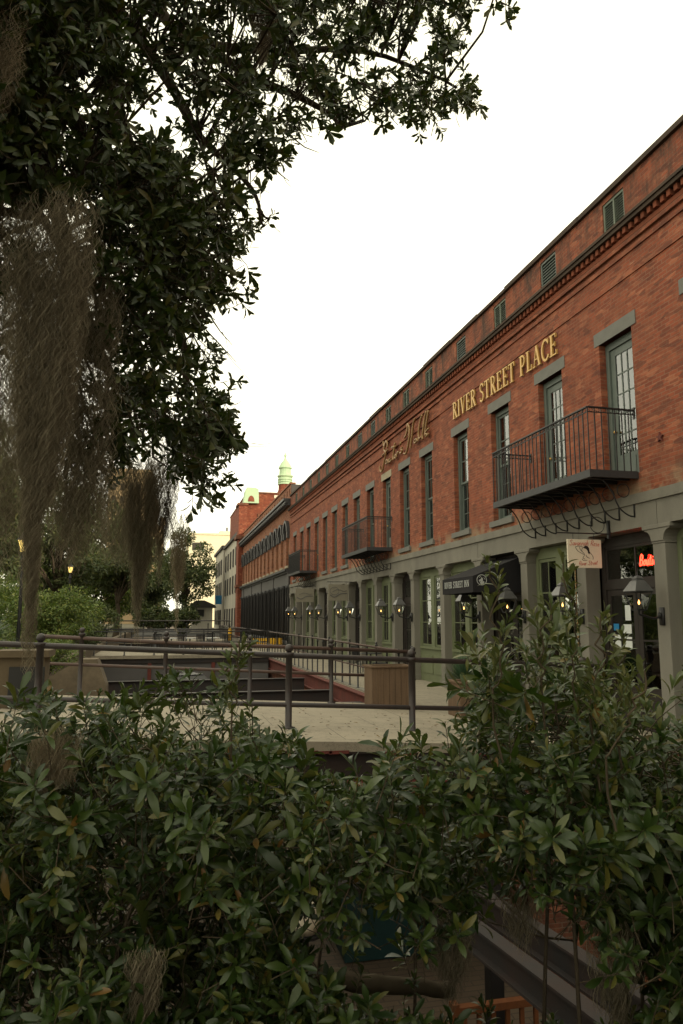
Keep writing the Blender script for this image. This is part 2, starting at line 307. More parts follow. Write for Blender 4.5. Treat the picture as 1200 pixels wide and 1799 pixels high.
def smooth_path(pts, k=5):
    P = [Vector(p) for p in pts]
    if len(P) < 3: return P
    out = []
    for i in range(len(P) - 1):
        a = P[max(i - 1, 0)]; b = P[i]; c = P[i + 1]; d = P[min(i + 2, len(P) - 1)]
        for j in range(k):
            t = j / k
            out.append(0.5 * ((2 * b) + (c - a) * t + (2 * a - 5 * b + 4 * c - d) * t * t + (3 * b - a - 3 * c + d) * t ** 3))
    out.append(P[-1]); return out

# ------------------------------------------------------------------ setting: ground, lane, banks, walkway
D = 7.7
struct(MB().box(-400, 400, -200, 900, -4.6, -4.0), 'ground', M['earth'])
mb = MB()   # sunken lane climbing slowly away from the camera
prof = [(-30, -3.6), (9, -3.5), (16, -3.2), (30, -1.75), (46, -1.2), (75, 0.0), (200, 0.1)]
v = []; f = []
for y, z in prof: v += [(-3.1, y, z), (7.6, y, z)]
for i in range(len(prof) - 1): f.append((2 * i, 2 * i + 1, 2 * i + 3, 2 * i + 2))
n0 = len(v); v += [(x, y, -4.3) for x, y, z in v]
mb.add(v[:n0], f)
# paving joints as a real brick pattern come from the material
t = NT('lane brick paving'); vv = t.obj(); b = t.n('ShaderNodeTexBrick'); b.inputs['Scale'].default_value = 1; b.inputs['Brick Width'].default_value = 0.4; b.inputs['Row Height'].default_value = 0.13
b.inputs['Mortar Size'].default_value = 0.012; b.inputs['Color1'].default_value = (0.15, 0.105, 0.07, 1); b.inputs['Color2'].default_value = (0.115, 0.082, 0.056, 1); b.inputs['Mortar'].default_value = (0.05, 0.04, 0.03, 1)
t.l(vv, b.inputs[0]); t.l(t.mix(t.noise(vv, 2.0), b.outputs[0], (0.09, 0.066, 0.046)), t.b.inputs['Base Color']); t.set(0.85); M['lanebrick'] = t.m
struct(mb, 'lane', M['lanebrick'])
struct(MB().box(-70, -3.2, 0.9, 260, -3.95, 0.42), 'park_bank', M['earth'])
struct(MB().box(-70, 2.6, -60, 0.9, -3.9, 0.22), 'terrace', M['earth'])
struct(MB().box(5.2, 8.9, 10.21, 79, -0.14, 0.0), 'walkway', M['concrete'])
struct(MB().box(5.2, 5.42, 15.42, 79, 0.0005, 0.012), 'walkway_kerb', M['granite'])
struct(MB().box(-70, 40, 79.2, 300, -0.4, 0.05), 'street', M['asphalt'])

# ------------------------------------------------------------------ main brick building
bld = thing('brick_building', (D, 18, 0), 'long red brick two storey warehouse with gilt lettering, iron balconies and grey granite columns', 'building')
Y0, Y1 = -38.0, 46.25
WY = [8.82, 11.19, 13.51, 15.9, 18.34, 21.07, 23.22, 25.28, 27.47, 29.55, 31.6, 33.7, 35.8, 37.9, 40.15, 42.2, 44.55]
DOORS = {1, 2, 7, 9, 13}
holes = [(y - .49, y + .49, 4.32 if i in DOORS else 4.2, 6.9) for i, y in enumerate(WY)]
VY = [8.65, 11.04, 13.4, 15.74, 18.17, 20.72, 22.92, 24.97, 27.0, 29.0, 31.1, 33.2, 35.3, 37.4, 39.6, 41.8, 44.1]
vholes = [(y - .33, y + .33, 8.86, 9.50) for y in VY]
mb = MB()
def wall_holes(mb, x, y0, y1, z0, z1, hs, depth):
    ys = sorted({y0, y1} | {h[0] for h in hs} | {h[1] for h in hs}); zs = sorted({z0, z1} | {h[2] for h in hs} | {h[3] for h in hs})
    for a, b_ in zip(ys, ys[1:]):
        for c, d in zip(zs, zs[1:]):
            if any(h[0] - 1e-5 <= a and b_ <= h[1] + 1e-5 and h[2] - 1e-5 <= c and d <= h[3] + 1e-5 for h in hs): continue
            mb.add([(x, a, c), (x, b_, c), (x, b_, d), (x, a, d)], [(0, 3, 2, 1)])
    for a, b_, c, d in hs:
        X = x + depth
        mb.add([(x, a, c), (X, a, c), (X, a, d), (x, a, d)], [(0, 1, 2, 3)]); mb.add([(x, b_, c), (X, b_, c), (X, b_, d), (x, b_, d)], [(0, 3, 2, 1)])
        mb.add([(x, a, d), (X, a, d), (X, b_, d), (x, b_, d)], [(0, 1, 2, 3)]); mb.add([(x, a, c), (X, a, c), (X, b_, c), (x, b_, c)], [(0, 3, 2, 1)])
SEAM = 19.82
wall_holes(mb, D, Y0, SEAM, 3.97, 8.42, [h for h in holes if h[1] < SEAM], 0.30)
wall_holes(mb, D + 0.02, SEAM, Y1, 3.97, 8.42, [h for h in holes if h[0] > SEAM], 0.28)
wall_holes(mb, D + 0.01, Y0, Y1, 8.42, 9.6, vholes, 0.22)
mb.add([(D, SEAM, 3.97), (D + .02, SEAM, 3.97), (D + .02, SEAM, 8.42), (D, SEAM, 8.42)], [(0, 1, 2, 3)])
mb.build('wall', M['brick'], bld)
# the block behind: end walls and back wall, and a dark interior lining
mb = MB(); mb.add([(D + .02, Y1, 0), (24, Y1, 0), (24, Y1, 9.6), (D + .02, Y1, 9.6)], [(0, 1, 2, 3)])
mb.add([(D, Y0, -4), (24, Y0, -4), (24, Y0, 9.6), (D, Y0, 9.6)], [(0, 3, 2, 1)]); mb.add([(24, Y0, -4), (24, Y1, -4), (24, Y1, 9.6), (24, Y0, 9.6)], [(0, 1, 2, 3)])
mb.build('rear_wall', M['brick_low'], bld)
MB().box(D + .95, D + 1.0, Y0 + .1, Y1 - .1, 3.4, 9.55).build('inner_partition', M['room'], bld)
MB().box(5.2, 5.5, 10.3, 79, -4.2, -0.15).box(D, D + .3, Y0, 10.2, -4.2, 0.0).box(5.2, D, 10.21, 10.5, -4.2, -0.15).build('basement_wall', M['brick_low'], bld)
# string course, cornice steps and dentils
mb = MB().box(D - .022, D + .1, Y0, Y1, 7.80, 7.90).box(D - .03, D + .1, Y0, Y1, 8.21, 8.29).box(D - .055, D + .1, Y0, Y1, 8.36, 8.44)
mb.build('string_course', M['brick'], bld)
mb = MB(); y = Y0 + 0.1
yy = 6.0
while yy < Y1 - .1:
    mb.box(D - .115 - random.uniform(0, .01), D + .05, yy, yy + .085, 8.535, 8.64); yy += .168
mb.box(D - .06, D + .05, Y0, Y1, 8.441, 8.52)
mb.build('dentil_course', M['brick_soot'], bld)
mb = MB().box(D - .17, D + .2, Y0, Y1, 8.642, 8.71).box(D - .20, D + .2, Y0, Y1, 8.712, 8.765)
mb.build('cornice_ledge', M['dark_stone'], bld)
# coping and roof: slightly uneven slabs
mb = MB(); yy = 2.0; random.seed(3)
mb.box(D - .05, D + .35, Y0, 2.0, 9.602, 9.70)
while yy < Y1:
    l = min(random.uniform(1.2, 2.6), Y1 - yy); dz = random.uniform(-.018, .018)
    mb.box(D - .06 + random.uniform(-.01, .01), D + .35, yy, yy + l - .006, 9.602, 9.695 + dz); yy += l
mb.build('coping', M['dark_stone'], bld)
MB().prism([(D + .36, 9.56), (23.9, 9.56), (15.8, 10.6)], 'y', Y0 + .1, Y1 - .1).build('roof', M['roof'], bld)
# granite entablature in blocks
mb = MB(); yy = -8.0; edges = [10.3, 12.63, 14.95, 17.35, 19.95, 22.55, 24.62, 26.8, 29.02, 31.1, 33.25, 35.2, 37.42, 39.55, 41.9, 44.06, 46.24]
edges = [Y0, 1.0, 5.6, 7.95] + edges
for a, b_ in zip(edges, edges[1:]): mb.box(D - .012 - random.uniform(0, .006), D + .5, a + .004, b_ - .004, 3.40, 3.80)
mb.build('entablature', M['granite'], bld)
mb = MB(); 
for a, b_ in zip(edges, edges[1:]):
    mb.box(D - .055, D + .3, a + .9 if a > 1 else a, min(b_ + .9, 46.2) - .006 if b_ > 1 else b_ + .9, 3.802, 3.968)
mb.build('entablature_moulding', M['granite'], bld)
# columns
CY = [7.77, 10.17, 12.48, 14.79, 17.2, 19.77, 22.43, 24.47, 26.65, 28.87, 30.95, 33.1, 35.03, 37.27, 39.39, 41.75, 43.9, 45.95]
def column_mesh(w=.30):
    m = MB().box(0, .30, 0, w, 0, 3.09).box(-.012, .31, -.012, w + .012, 3.091, 3.125)
    cove = [(-.005, 3.126)] + [(-.16 * (1 - cos(a)), 3.126 + .18 * sin(a)) for a in np.linspace(0.1, pi / 2, 6)] + [(-.18, 3.33)]
    poly = [(p[0], p[1]) for p in cove] + [(w + .18, 3.33)] + [(w - q[0], q[1]) for q in cove[-2::-1]]
    m.prism(poly, 'x', -.03, .31); m.box(-.045, .32, -.2, w + .2, 3.331, 3.398).box(-.03, .31, -.03, w + .03, -.001, .16)
    return m
cm = None
for i, y in enumerate(CY):
    if i == 0:
        c = column_mesh().build('column', M['granite'], bld, bevel=.008); cm = c.data
    else:
        c = bpy.data.objects.new('column', cm); COL.objects.link(c); par(c, bld)
        q = c.modifiers.new('edge', 'BEVEL'); q.width = .008; q.segments = 2; q.limit_method = 'ANGLE'
    c.location = (D + (.02 if y > SEAM else 0), y, 0)

# upper windows: casing, sashes and muntins as one frame; pane, lintel, sill, curtain below it
def sash(m, x, y0, y1, z0, z1, nc, nr, st=.055, mu=.022, dx=.035):
    m.box(x, x + dx, y0, y0 + st, z0, z1).box(x, x + dx, y1 - st, y1, z0, z1).box(x, x + dx, y0 + st, y1 - st, z0, z0 + st).box(x, x + dx, y0 + st, y1 - st, z1 - st, z1)
    for i in range(1, nc):
        c = y0 + st + (y1 - y0 - 2 * st) * i / nc; m.box(x + .006, x + dx - .006, c - mu / 2, c + mu / 2, z0 + st, z1 - st)
    for j in range(1, nr):
        c = z0 + st + (z1 - z0 - 2 * st) * j / nr; m.box(x + .004, x + dx - .004, y0 + st, y1 - st, c - mu / 2, c + mu / 2)
def casing(m, y, z0, z1, wd=.085):
    m.box(.13, .24, -y, -y + wd, z0, z1).box(.13, .24, y - wd, y, z0, z1).box(.13, .24, -y + wd, y - wd, z1 - wd * 1.3, z1)
def window_frame():
    m = MB(); casing(m, .488, 4.2, 6.898); m.box(.10, .24, -.402, .402, 4.2, 4.26)
    sash(m, .17, -.40, .40, 5.52, 6.78, 3, 2); sash(m, .212, -.40, .40, 4.265, 5.55, 3, 3); return m
def door_frame():
    m = MB(); casing(m, .488, 4.32, 6.898, .1)
    m.box(.15, .22, -.385, .385, 4.325, 4.335)
    m.box(.165, .20, -.385, -.255, 4.34, 6.765).box(.165, .20, .255, .385, 4.34, 6.765).box(.165, .20, -.254, .254, 6.63, 6.765).box(.165, .20, -.254, .254, 4.34, 4.78)
    m.box(.155, .2, -.2, .2, 4.42, 4.70)
    for i in (1, 2): m.box(.17, .195, -.254 + .508 * i / 3 - .012, -.254 + .508 * i / 3 + .012, 4.78, 6.63)
    for j in range(1, 5): m.box(.172, .193, -.254, .254, 4.78 + 1.85 * j / 5 - .012, 4.78 + 1.85 * j / 5 + .012)
    return m
def curtain_mesh(z0, z1, y0=-.42, y1=.42, x=.29):
    n = 40; v = []; f = []
    for i in range(n + 1):
        y = y0 + (y1 - y0) * i / n; xx = x + .018 * sin(i * 1.15) + .008 * sin(i * 2.7)
        v += [(xx, y, z0), (xx + .01, y, z1)]
    for i in range(n): f.append((2 * i, 2 * i + 1, 2 * i + 3, 2 * i + 2))
    return MB().add(v, f)
cache = {}
def shared(key, fn, name, mat, parent, smooth=False):
    if key not in cache:
        o = fn().build(name, mat, parent, smooth); cache[key] = o.data; return o
    o = bpy.data.objects.new(name, cache[key]); COL.objects.link(o); par(o, parent); return o
for i, y in enumerate(WY):
    x = D + (.02 if y > SEAM else 0); isd = i in DOORS
    if isd: fr = shared('door', door_frame, 'french_door', M['sage'], bld)
    else: fr = shared('win', window_frame, 'window', M['sage'], bld)
    fr.location = (x, y, 0)
    if isd:
        shared('dp', lambda: MB().box(.18, .185, -.254, .254, 4.78, 6.63), 'pane', M['glass'], fr)
        shared('dh', lambda: MB().ball((.13, .32, 5.22), .03).tube([(.13, .32, 5.22), (.17, .32, 5.22)], .012), 'handle', M['gold'], fr, True)
    else:
        shared('wp', lambda: MB().box(.185, .19, -.345, .345, 5.575, 6.725).box(.227, .232, -.345, .345, 4.32, 5.495), 'pane', M['glass'], fr)
    shared('lintel' + ('p' if i == 7 else ''), lambda: MB().box(-.014, .20, -.625, .625, 6.9, 7.145), 'lintel', M['lintel_pale'] if i == 7 else M['lintel'], fr)
    if not isd: shared('sill', lambda: MB().box(-.07, .13, -.60, .60, 4.065, 4.198), 'sill', M['lintel'], fr)
    k = (i * 7) % 5
    if i in (1, 2): shared('c1', lambda: curtain_mesh(4.35, 6.8), 'curtain', M['curtain'], fr)
    elif i in (3, 4) or k in (0, 2): shared('c2', lambda: curtain_mesh(5.45, 6.85), 'curtain', M['curtain'], fr)
    elif k == 1: shared('c3', lambda: curtain_mesh(4.3, 6.85, -.42, -.1), 'curtain', M['curtain'], fr)
    else: shared('c4', lambda: curtain_mesh(5.6, 6.85, -.42, .05), 'curtain', M['curtain'], fr)
# attic vents: frame and slats
def vent(mid=True, nb=11):
    m = MB().box(.02, .16, -.33, -.28, 8.86, 9.5).box(.02, .16, .28, .33, 8.86, 9.5).box(.02, .16, -.28, .28, 8.86, 8.90).box(.02, .16, -.28, .28, 9.45, 9.5)
    if mid: m.box(.015, .1, -.02, .02, 8.90, 9.45)
    for j in range(nb):
        z = 8.915 + .53 * j / nb; h = .075 * 11 / nb
        m.add([(.03, -.28, z), (.10, -.28, z + h), (.10, .28, z + h), (.03, .28, z), (.03, -.28, z + .008), (.10, -.28, z + h + .008), (.10, .28, z + h + .008), (.03, .28, z + .008)],
              [(0, 3, 2, 1), (4, 5, 6, 7), (0, 4, 7, 3), (1, 2, 6, 5)])
    return m
for i, y in enumerate(VY):
    dark = i in (2, 4, 8, 9)
    o = shared('ventd' if dark else 'vent', (lambda: vent(False, 8)) if dark else vent, 'louvre_vent', M['sage'] if dark else M['sage_pale'], bld); o.location = (D + .01, y, 0)
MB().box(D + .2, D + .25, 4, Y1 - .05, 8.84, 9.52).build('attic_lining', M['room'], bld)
# star shaped wall tie plate
star = [(10.1 + (.085 if k % 2 == 0 else .035) * sin(k * pi / 5), 4.78 + (.085 if k % 2 == 0 else .035) * cos(k * pi / 5)) for k in range(10)]
MB().prism(star, 'x', D - .035, D).build('wall_tie', M['rust'], bld)

# shopfront bays between the columns
def bay(y0, y1, kind):
    m = MB(); X = D + .22; a, b_ = y0 + .30, y1
    g = []
    if kind == 'green':
        m.box(X, X + .08, a, a + .11, 0, 3.39).box(X, X + .08, b_ - .11, b_, 0, 3.39).box(X, X + .08, a + .11, b_ - .11, 3.16, 3.39).box(X, X + .05, a + .11, b_ - .11, 0, .98).box(X - .06, X + .08, a + .11, b_ - .11, .98, 1.05)
        m.box(X - .02, X, a + .2, (a + b_) / 2 - .06, .25, .8).box(X - .02, X, (a + b_) / 2 + .06, b_ - .2, .25, .8)
        ia, ib = a + .11, b_ - .11; mid = (ia + ib) / 2
        m.box(X - .01, X + .08, mid - .14, mid + .14, 1.05, 3.16)
        for p, q in ((ia, mid - .14), (mid + .14, ib)):
            sash(m, X + .02, p, q, 1.06, 3.15, 1 if q - p < .6 else 2, 3, .06, .025); g.append((X + .035, X + .04, p + .05, q - .05, 1.1, 3.1))
        mat = M['olive']
    elif kind == 'dark':
        X += .12
        m.box(X, X + .08, a, a + .12, 0, 3.39).box(X, X + .08, b_ - .12, b_, 0, 3.39).box(X, X + .08, a + .12, b_ - .12, 2.42, 2.56).box(X, X + .08, a + .12, b_ - .12, 3.2, 3.39)
        mid = (a + b_) / 2; sash(m, X + .02, a + .12, b_ - .12, 2.56, 3.2, 2, 1, .05, .03); g.append((X + .035, X + .04, a + .16, b_ - .16, 2.6, 3.16))
        for p, q in ((a + .125, mid - .004), (mid + .004, b_ - .125)):
            sash(m, X + .02, p, q, .62, 2.415, 1, 2, .11, .03); m.box(X + .02, X + .055, p, q, 0.02, .62).box(X + .005, X + .02, p + .12, q - .12, .14, .5); g.append((X + .035, X + .04, p + .1, q - .1, .72, 2.32))
        m.box(X - .10, X - .001, a - .001, a, 0, 3.39)
        mat = M['darkbrown']
    return m, g, mat, X
KIND = ['dark', 'green', 'entry', 'green', 'green', 'dark', 'green', 'green', 'dark', 'green', 'green', 'dark', 'green', 'green', 'dark', 'green']
for i, k in enumerate(KIND):
    y0, y1 = CY[i + 1], CY[i + 2]
    m, g, mat, X = bay(y0, y1, 'dark' if k == 'entry' else k)
    sf = m.build('shopfront', mat, bld)
    gm = MB()
    for q in g: gm.box(*q)
    gm.build('pane', M['glass'], sf)
    if k == 'green' and i in (1, 3): curtain_mesh(1.1, 3.1, y0 + .45, y1 - .2, X + .2).build('curtain', M['curtain'], sf)
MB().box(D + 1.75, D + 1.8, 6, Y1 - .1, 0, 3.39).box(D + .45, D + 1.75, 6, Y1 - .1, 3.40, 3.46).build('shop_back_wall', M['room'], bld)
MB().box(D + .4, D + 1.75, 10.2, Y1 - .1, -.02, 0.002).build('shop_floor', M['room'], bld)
# near bay beyond the picture edge: plain dark shopfront
m, g, mat, X = bay(7.77, 10.17, 'green'); m.build('shopfront', mat, bld)
# notices taped inside the boutique door
XB = D + .34
for (ya_, yb_, za, zb) in [(11.69, 11.85, 1.86, 2.13), (11.69, 11.93, 1.63, 1.79), (11.69, 11.90, 1.37, 1.57), (12.02, 12.20, 1.27, 1.60)]: MB().box(XB + .027, XB + .031, ya_, yb_, za, zb).build('paper_notice', M['paper'], bld)
MB().box(XB + .026, XB + .0305, 12.06, 12.22, 1.68, 1.80).build('paper_notice', M['blue'], bld)
MB().tube([(XB - .03, 11.40, 1.12), (XB + .02, 11.40, 1.12)], .015).box(XB - .035, XB - .025, 11.32, 11.42, 1.10, 1.14).build('door_handle', M['chrome'], bld)

# ------------------------------------------------------------------ balconies (parts of the building)
def balcony(y0, y1, nbr, bars, dark=False):
    X0 = 6.80; zf = 4.33; zr = 5.41
    dk = MB().box(X0, D - .003, y0, y1, zf - .035, zf).box(X0 - .02, X0 + .035, y0 - .02, y1 + .02, zf - .115, zf + .012)
    dk.box(X0 + .036, D - .003, y0 - .02, y0 + .035, zf - .11, zf + .01).box(X0 + .036, D - .003, y1 - .035, y1 + .02, zf - .11, zf + .01)
    yy = y0 + .25
    while yy < y1 - .1: dk.box(X0 + .04, D - .01, yy - .025, yy + .025, zf - .10, zf - .036); yy += .36
    b = dk.build('balcony', M['iron_grey'], bld)
    r = MB(); rr = .016
    r.beam((X0, y0, zr), (X0, y1, zr), .045, .022).beam((X0, y0, zr), (D - .01, y0, zr - .01), .045, .022).beam((X0, y1, zr), (D - .01, y1, zr - .01), .045, .022)
    r.beam((X0, y0, zr - .085), (X0, y1, zr - .085), .02, .014).beam((X0, y0, zr - .085), (D - .01, y0, zr - .085), .02, .014).beam((X0, y1, zr - .085), (D - .01, y1, zr - .085), .02, .014)
    r.box(D - .02, D - .002, y0 - .02, y0 + .03, zr - .16, zr + .04).box(D - .02, D - .002, y1 - .03, y1 + .02, zr - .16, zr + .04)
    for k in range(bars + 1):
        y = y0 + (y1 - y0) * k / bars; r.box(X0 - .008, X0 + .008, y - .008, y + .008, zf, zr)
        if k < bars:
            yc = y + (y1 - y0) / bars / 2; r.tube([(X0, yc + .034 * cos(a), zr - .045 + .034 * sin(a)) for a in np.linspace(0, 2 * pi, 9)], .006, 4, False)
    for k in range(1, 7):
        x = X0 + (D - X0) * k / 7
        for y in (y0, y1): r.box(x - .008, x + .008, y - .008, y + .008, zf, zr)
    for k in range(7):
        xc = X0 + (D - X0) * (k + .5) / 7
        for y in (y0, y1): r.tube([(xc + .034 * cos(a), y, zr - .045 + .034 * sin(a)) for a in np.linspace(0, 2 * pi, 9)], .006, 4, False)
    r.build('balcony_railing', M['iron'], b)
    for k in range(nbr):
        y = y0 + .12 + (y1 - y0 - .24) * k / (nbr - 1); q = MB()
        pts = smooth_path([(X0 + .06, y, zf - .10), (X0 + .30, y, zf - .14), (X0 + .47, y, zf - .34), (X0 + .58, y, zf - .58), (X0 + .74, y, zf - .71), (D - .03, y, zf - .74)], 5)
        q.tube(pts, .013, 6); q.tube([(D - .03, y, zf - .74), (D - .03, y, zf - .42)], .013, 6)
        q.tube([(X0 + .68 + .115 * cos(a), y, zf - .30 + .115 * sin(a)) for a in np.linspace(0, 2 * pi, 17)], .008, 5, False)
        q.build('balcony_bracket', M['iron'], b, True)
    return b
balcony(10.74, 14.42, 9, 25); balcony(24.6, 28.35, 9, 25); balcony(37.7, 41.25, 8, 40)

# ------------------------------------------------------------------ lettering
# serif capitals as outlines of strokes on a 0..1 high grid: (x0,y0,x1,y1,width)
T, N_, SF = .15, .055, .05
def serif(m, cx, yb, half, up, th): m.append(('b', cx - half, yb if up else yb - SF, cx + half, yb + SF if up else yb))
def arc(cx, cy, rx, ry, a0, a1, n=12): return [(cx + rx * cos(a), cy + ry * sin(a)) for a in np.linspace(a0, a1, n)]
GL = {}
def stem(x, th=T): return [('s', [(x, 0), (x, 1)], th), ('b', x - .16, 0, x + .16, SF), ('b', x - .16, 1 - SF, x + .16, 1)]
GL['I'] = (.34, stem(.17)); 
GL['R'] = (.72, stem(.17) + [('s', [(.17, .97)] + arc(.3, .745, .24, .225, pi / 2, -pi / 2) + [(.17, .52)], .09), ('s', [(.33, .52), (.62, .02)], T), ('b', .52, 0, .76, SF)])
GL['V'] = (.74, [('s', [(.12, .98), (.38, 0)], T), ('s', [(.62, .98), (.38, 0)], N_), ('b', 0, .95, .27, 1), ('b', .5, .95, .74, 1)])
GL['E'] = (.62, stem(.17) + [('b', .17, .94, .56, 1), ('b', .17, .48, .46, .54), ('b', .17, 0, .6, .06), ('b', .52, .8, .57, 1), ('b', .43, .40, .47, .62), ('b', .55, 0, .61, .22)])
GL['S'] = (.56, [('s', [(.48, .80)] + arc(.28, .76, .20, .215, .3, pi * 1.25) + arc(.26, .26, .22, .25, pi * .28, -pi * .8), .10), ('b', .46, .74, .50, .99), ('b', .03, .02, .07, .28)])
GL['T'] = (.66, [('s', [(.33, 0), (.33, .97)], T), ('b', .17, 0, .49, SF), ('b', .02, .93, .64, 1), ('b', .0, .76, .05, 1), ('b', .61, .76, .66, 1)])
GL['P'] = (.62, stem(.17) + [('s', [(.17, .97)] + arc(.3, .71, .25, .26, pi / 2, -pi / 2) + [(.17, .45)], .095)])
GL['L'] = (.58, stem(.17) + [('b', .17, 0, .55, .06), ('b', .51, 0, .57, .26)])
GL['A'] = (.76, [('s', [(.38, 1), (.64, .02)], T), ('s', [(.38, 1), (.12, .02)], N_), ('b', .22, .32, .54, .38), ('b', 0, 0, .25, SF), ('b', .5, 0, .77, SF)])
GL['C'] = (.70, [('s', arc(.40, .5, .33, .48, .65, 2 * pi - .6, 18), .11), ('b', .63, .72, .68, .98), ('b', .64, .08, .68, .2)])
GL['N'] = (.78, [('s', [(.14, 0), (.14, .97)], N_), ('s', [(.64, 0), (.64, .97)], N_), ('s', [(.14, .97), (.64, .03)], T), ('b', 0, 0, .28, SF), ('b', 0, .95, .2, 1), ('b', .5, .95, .78, 1)])
def letters(text, fn, h, m, depth, sp=.10, width=None, each=None):
    """fn(u, v, d) -> world point; letters raised by depth"""
    tot = sum((GL[c][0] if c != ' ' else .38) + sp for c in text) - sp
    k = (width / (tot * h)) if width else 1.0; u = 0; items = []; zc = 0
    for c in text:
        if c == ' ': u += .38 + sp; continue
        if each: m = MB()
        for g in GL[c][1]:
            zc += 1; e = (zc % 5) * .0006
            if g[0] == 'b':
                q = [(g[1], g[2]), (g[3], g[2]), (g[3], g[4]), (g[1], g[4])]; quads = [q]
            else:
                P = g[1]; th = g[2] / 2; quads = []; Ls = []
                for i in range(len(P)):
                    a = P[max(0, i - 1)]; b = P[min(len(P) - 1, i + 1)]; dx, dy = b[0] - a[0], b[1] - a[1]; l = sqrt(dx * dx + dy * dy) or 1
                    Ls.append(((P[i][0] - dy / l * th, P[i][1] + dx / l * th), (P[i][0] + dy / l * th, P[i][1] - dx / l * th)))
                for A, B in zip(Ls, Ls[1:]): quads.append([A[0], A[1], B[1], B[0]])
            for q in quads:
                pts = [fn((u + a) * h * k, b * h, 0) for a, b in q] + [fn((u + a) * h * k, b * h, depth + e) for a, b in q]
                m.add(pts, [(0, 1, 2, 3), (7, 6, 5, 4), (0, 4, 5, 1), (1, 5, 6, 2), (2, 6, 7, 3), (3, 7, 4, 0)])
        if each: each(m)
        u += GL[c][0] + sp
y_s, y_e = 18.68, 13.07
ws = thing('wall_sign', (D - .03, 15.9, 7.34), 'raised gold capital letters reading RIVER STREET PLACE on the red brick wall', 'sign')
letters('RIVER STREET PLACE', lambda u, v, d: (D - .03 - d, y_s - u, 7.345 - u * .018 + v), .46, None, .035, .10, y_s - y_e, lambda q: q.build('letter', M['gold'], ws))
FW = [[(25.3, 8.28), (25.2, 8.08), (25.09, 8.14), (24.91, 8.22), (24.78, 8.07), (24.81, 7.94)], [(24.84, 8.2), (25.05, 8.14), (25.2, 7.96), (25.1, 7.89), (24.99, 7.79), (25.22, 7.5), (25.4, 7.26), (25.62, 7.22), (25.74, 7.35), (25.73, 7.46)], [(25.42, 7.79), (24.99, 7.83), (24.75, 7.86)],
 [(24.76, 7.48), (24.93, 7.5), (25.0, 7.41), (24.87, 7.38), (24.69, 7.47), (24.71, 7.37), (24.59, 7.38)], [(24.42, 7.47), (24.55, 7.46), (24.59, 7.39), (24.45, 7.36), (24.32, 7.39)], [(23.9, 7.91), (24.01, 7.69), (24.12, 7.45), (24.05, 7.34)], [(24.27, 7.83), (23.81, 7.77)],
 [(23.85, 7.47), (23.95, 7.44), (23.89, 7.36), (23.76, 7.37), (23.76, 7.45), (23.85, 7.47)], [(23.63, 7.53), (23.63, 7.43), (23.6, 7.5), (23.47, 7.5)], [(23.24, 7.79), (23.31, 7.69)], [(23.13, 7.57), (23.22, 7.53), (23.1, 7.47), (23.19, 7.4), (23.35, 7.44)],
 [(22.84, 7.83), (22.63, 7.92), (22.53, 8.13), (22.53, 8.22), (22.42, 8.17), (22.33, 8.02), (22.37, 7.74), (22.56, 7.4), (22.74, 7.27), (22.92, 7.32)], [(21.79, 8.21), (21.96, 8.05), (22.09, 7.73), (22.21, 7.48), (22.25, 7.35)],
 [(21.63, 7.51), (21.82, 7.51), (21.85, 7.43), (21.71, 7.41), (21.57, 7.49), (21.58, 7.42), (21.47, 7.43)], [(21.09, 8.14), (21.26, 8.0), (21.4, 7.78), (21.46, 7.61), (21.41, 7.47), (21.31, 7.45), (21.23, 7.48)], [(20.73, 8.16), (20.87, 7.97), (21.01, 7.68), (21.1, 7.49), (21.08, 7.36)], [(20.71, 8.15), (20.95, 7.9), (21.03, 7.74)],
 [(20.53, 8.13), (20.67, 7.88), (20.81, 7.63), (20.87, 7.4)], [(20.53, 7.57), (20.73, 7.54), (20.81, 7.49), (20.69, 7.41), (20.77, 7.37), (20.57, 7.41)]]
m = MB()
for s_ in FW: m.tube(smooth_path([(7.62, a, b_) for a, b_ in s_], 4), .036, 6)
o = m.build('script_lettering', M['gold_brown'], None, True); tag(o, "flowing bronze script reading Factor's Walk standing off the brick wall", 'sign')

# single stroke italic script for the small signs
ST = {'S': (.6, [[(.5, .85), (.3, 1), (.12, .8), (.4, .5), (.45, .2), (.25, 0), (.0, .15)]]), 'a': (.45, [[(.38, .45), (.15, .48), (.05, .15), (.2, 0), (.36, .25), (.4, .5), (.38, .05), (.46, .05)]]), 'v': (.4, [[(.05, .5), (.15, 0), (.36, .5)]]),
 'n': (.45, [[(.05, .5), (.05, 0), (.08, .35), (.25, .5), (.33, .35), (.34, 0), (.45, .05)]]), 'h': (.45, [[(.12, 1), (.05, 0), (.1, .35), (.27, .5), (.34, .3), (.34, 0), (.44, .05)]]), 'R': (.6, [[(.1, 0), (.18, 1), (.5, .95), (.5, .6), (.2, .5), (.35, .35), (.58, 0)]]),
 'o': (.4, [[(.2, .5), (.05, .25), (.18, 0), (.35, .22), (.2, .5), (.42, .42)]]), 's': (.35, [[(.3, .48), (.12, .42), (.28, .18), (.1, 0), (.0, .06)]]), 'e': (.38, [[(.05, .22), (.3, .3), (.22, .5), (.06, .25), (.18, 0), (.36, .1)]]), 'i': (.22, [[(.1, .5), (.08, 0), (.2, .06)], [(.13, .7), (.14, .76)]]),
 't': (.3, [[(.18, .9), (.1, .05), (.25, .05)], [(.02, .6), (.3, .62)]]), 'r': (.34, [[(.05, .5), (.06, 0), (.1, .38), (.3, .5)]]), 'B': (.55, [[(.1, 0), (.16, 1), (.42, .95), (.42, .6), (.14, .53), (.46, .45), (.44, .08), (.1, 0)]]), 'u': (.44, [[(.05, .5), (.08, .05), (.24, .02), (.34, .5), (.35, .05), (.44, .05)]]),
 'q': (.42, [[(.36, .48), (.12, .48), (.05, .15), (.2, 0), (.36, .4), (.34, -.35)]])}
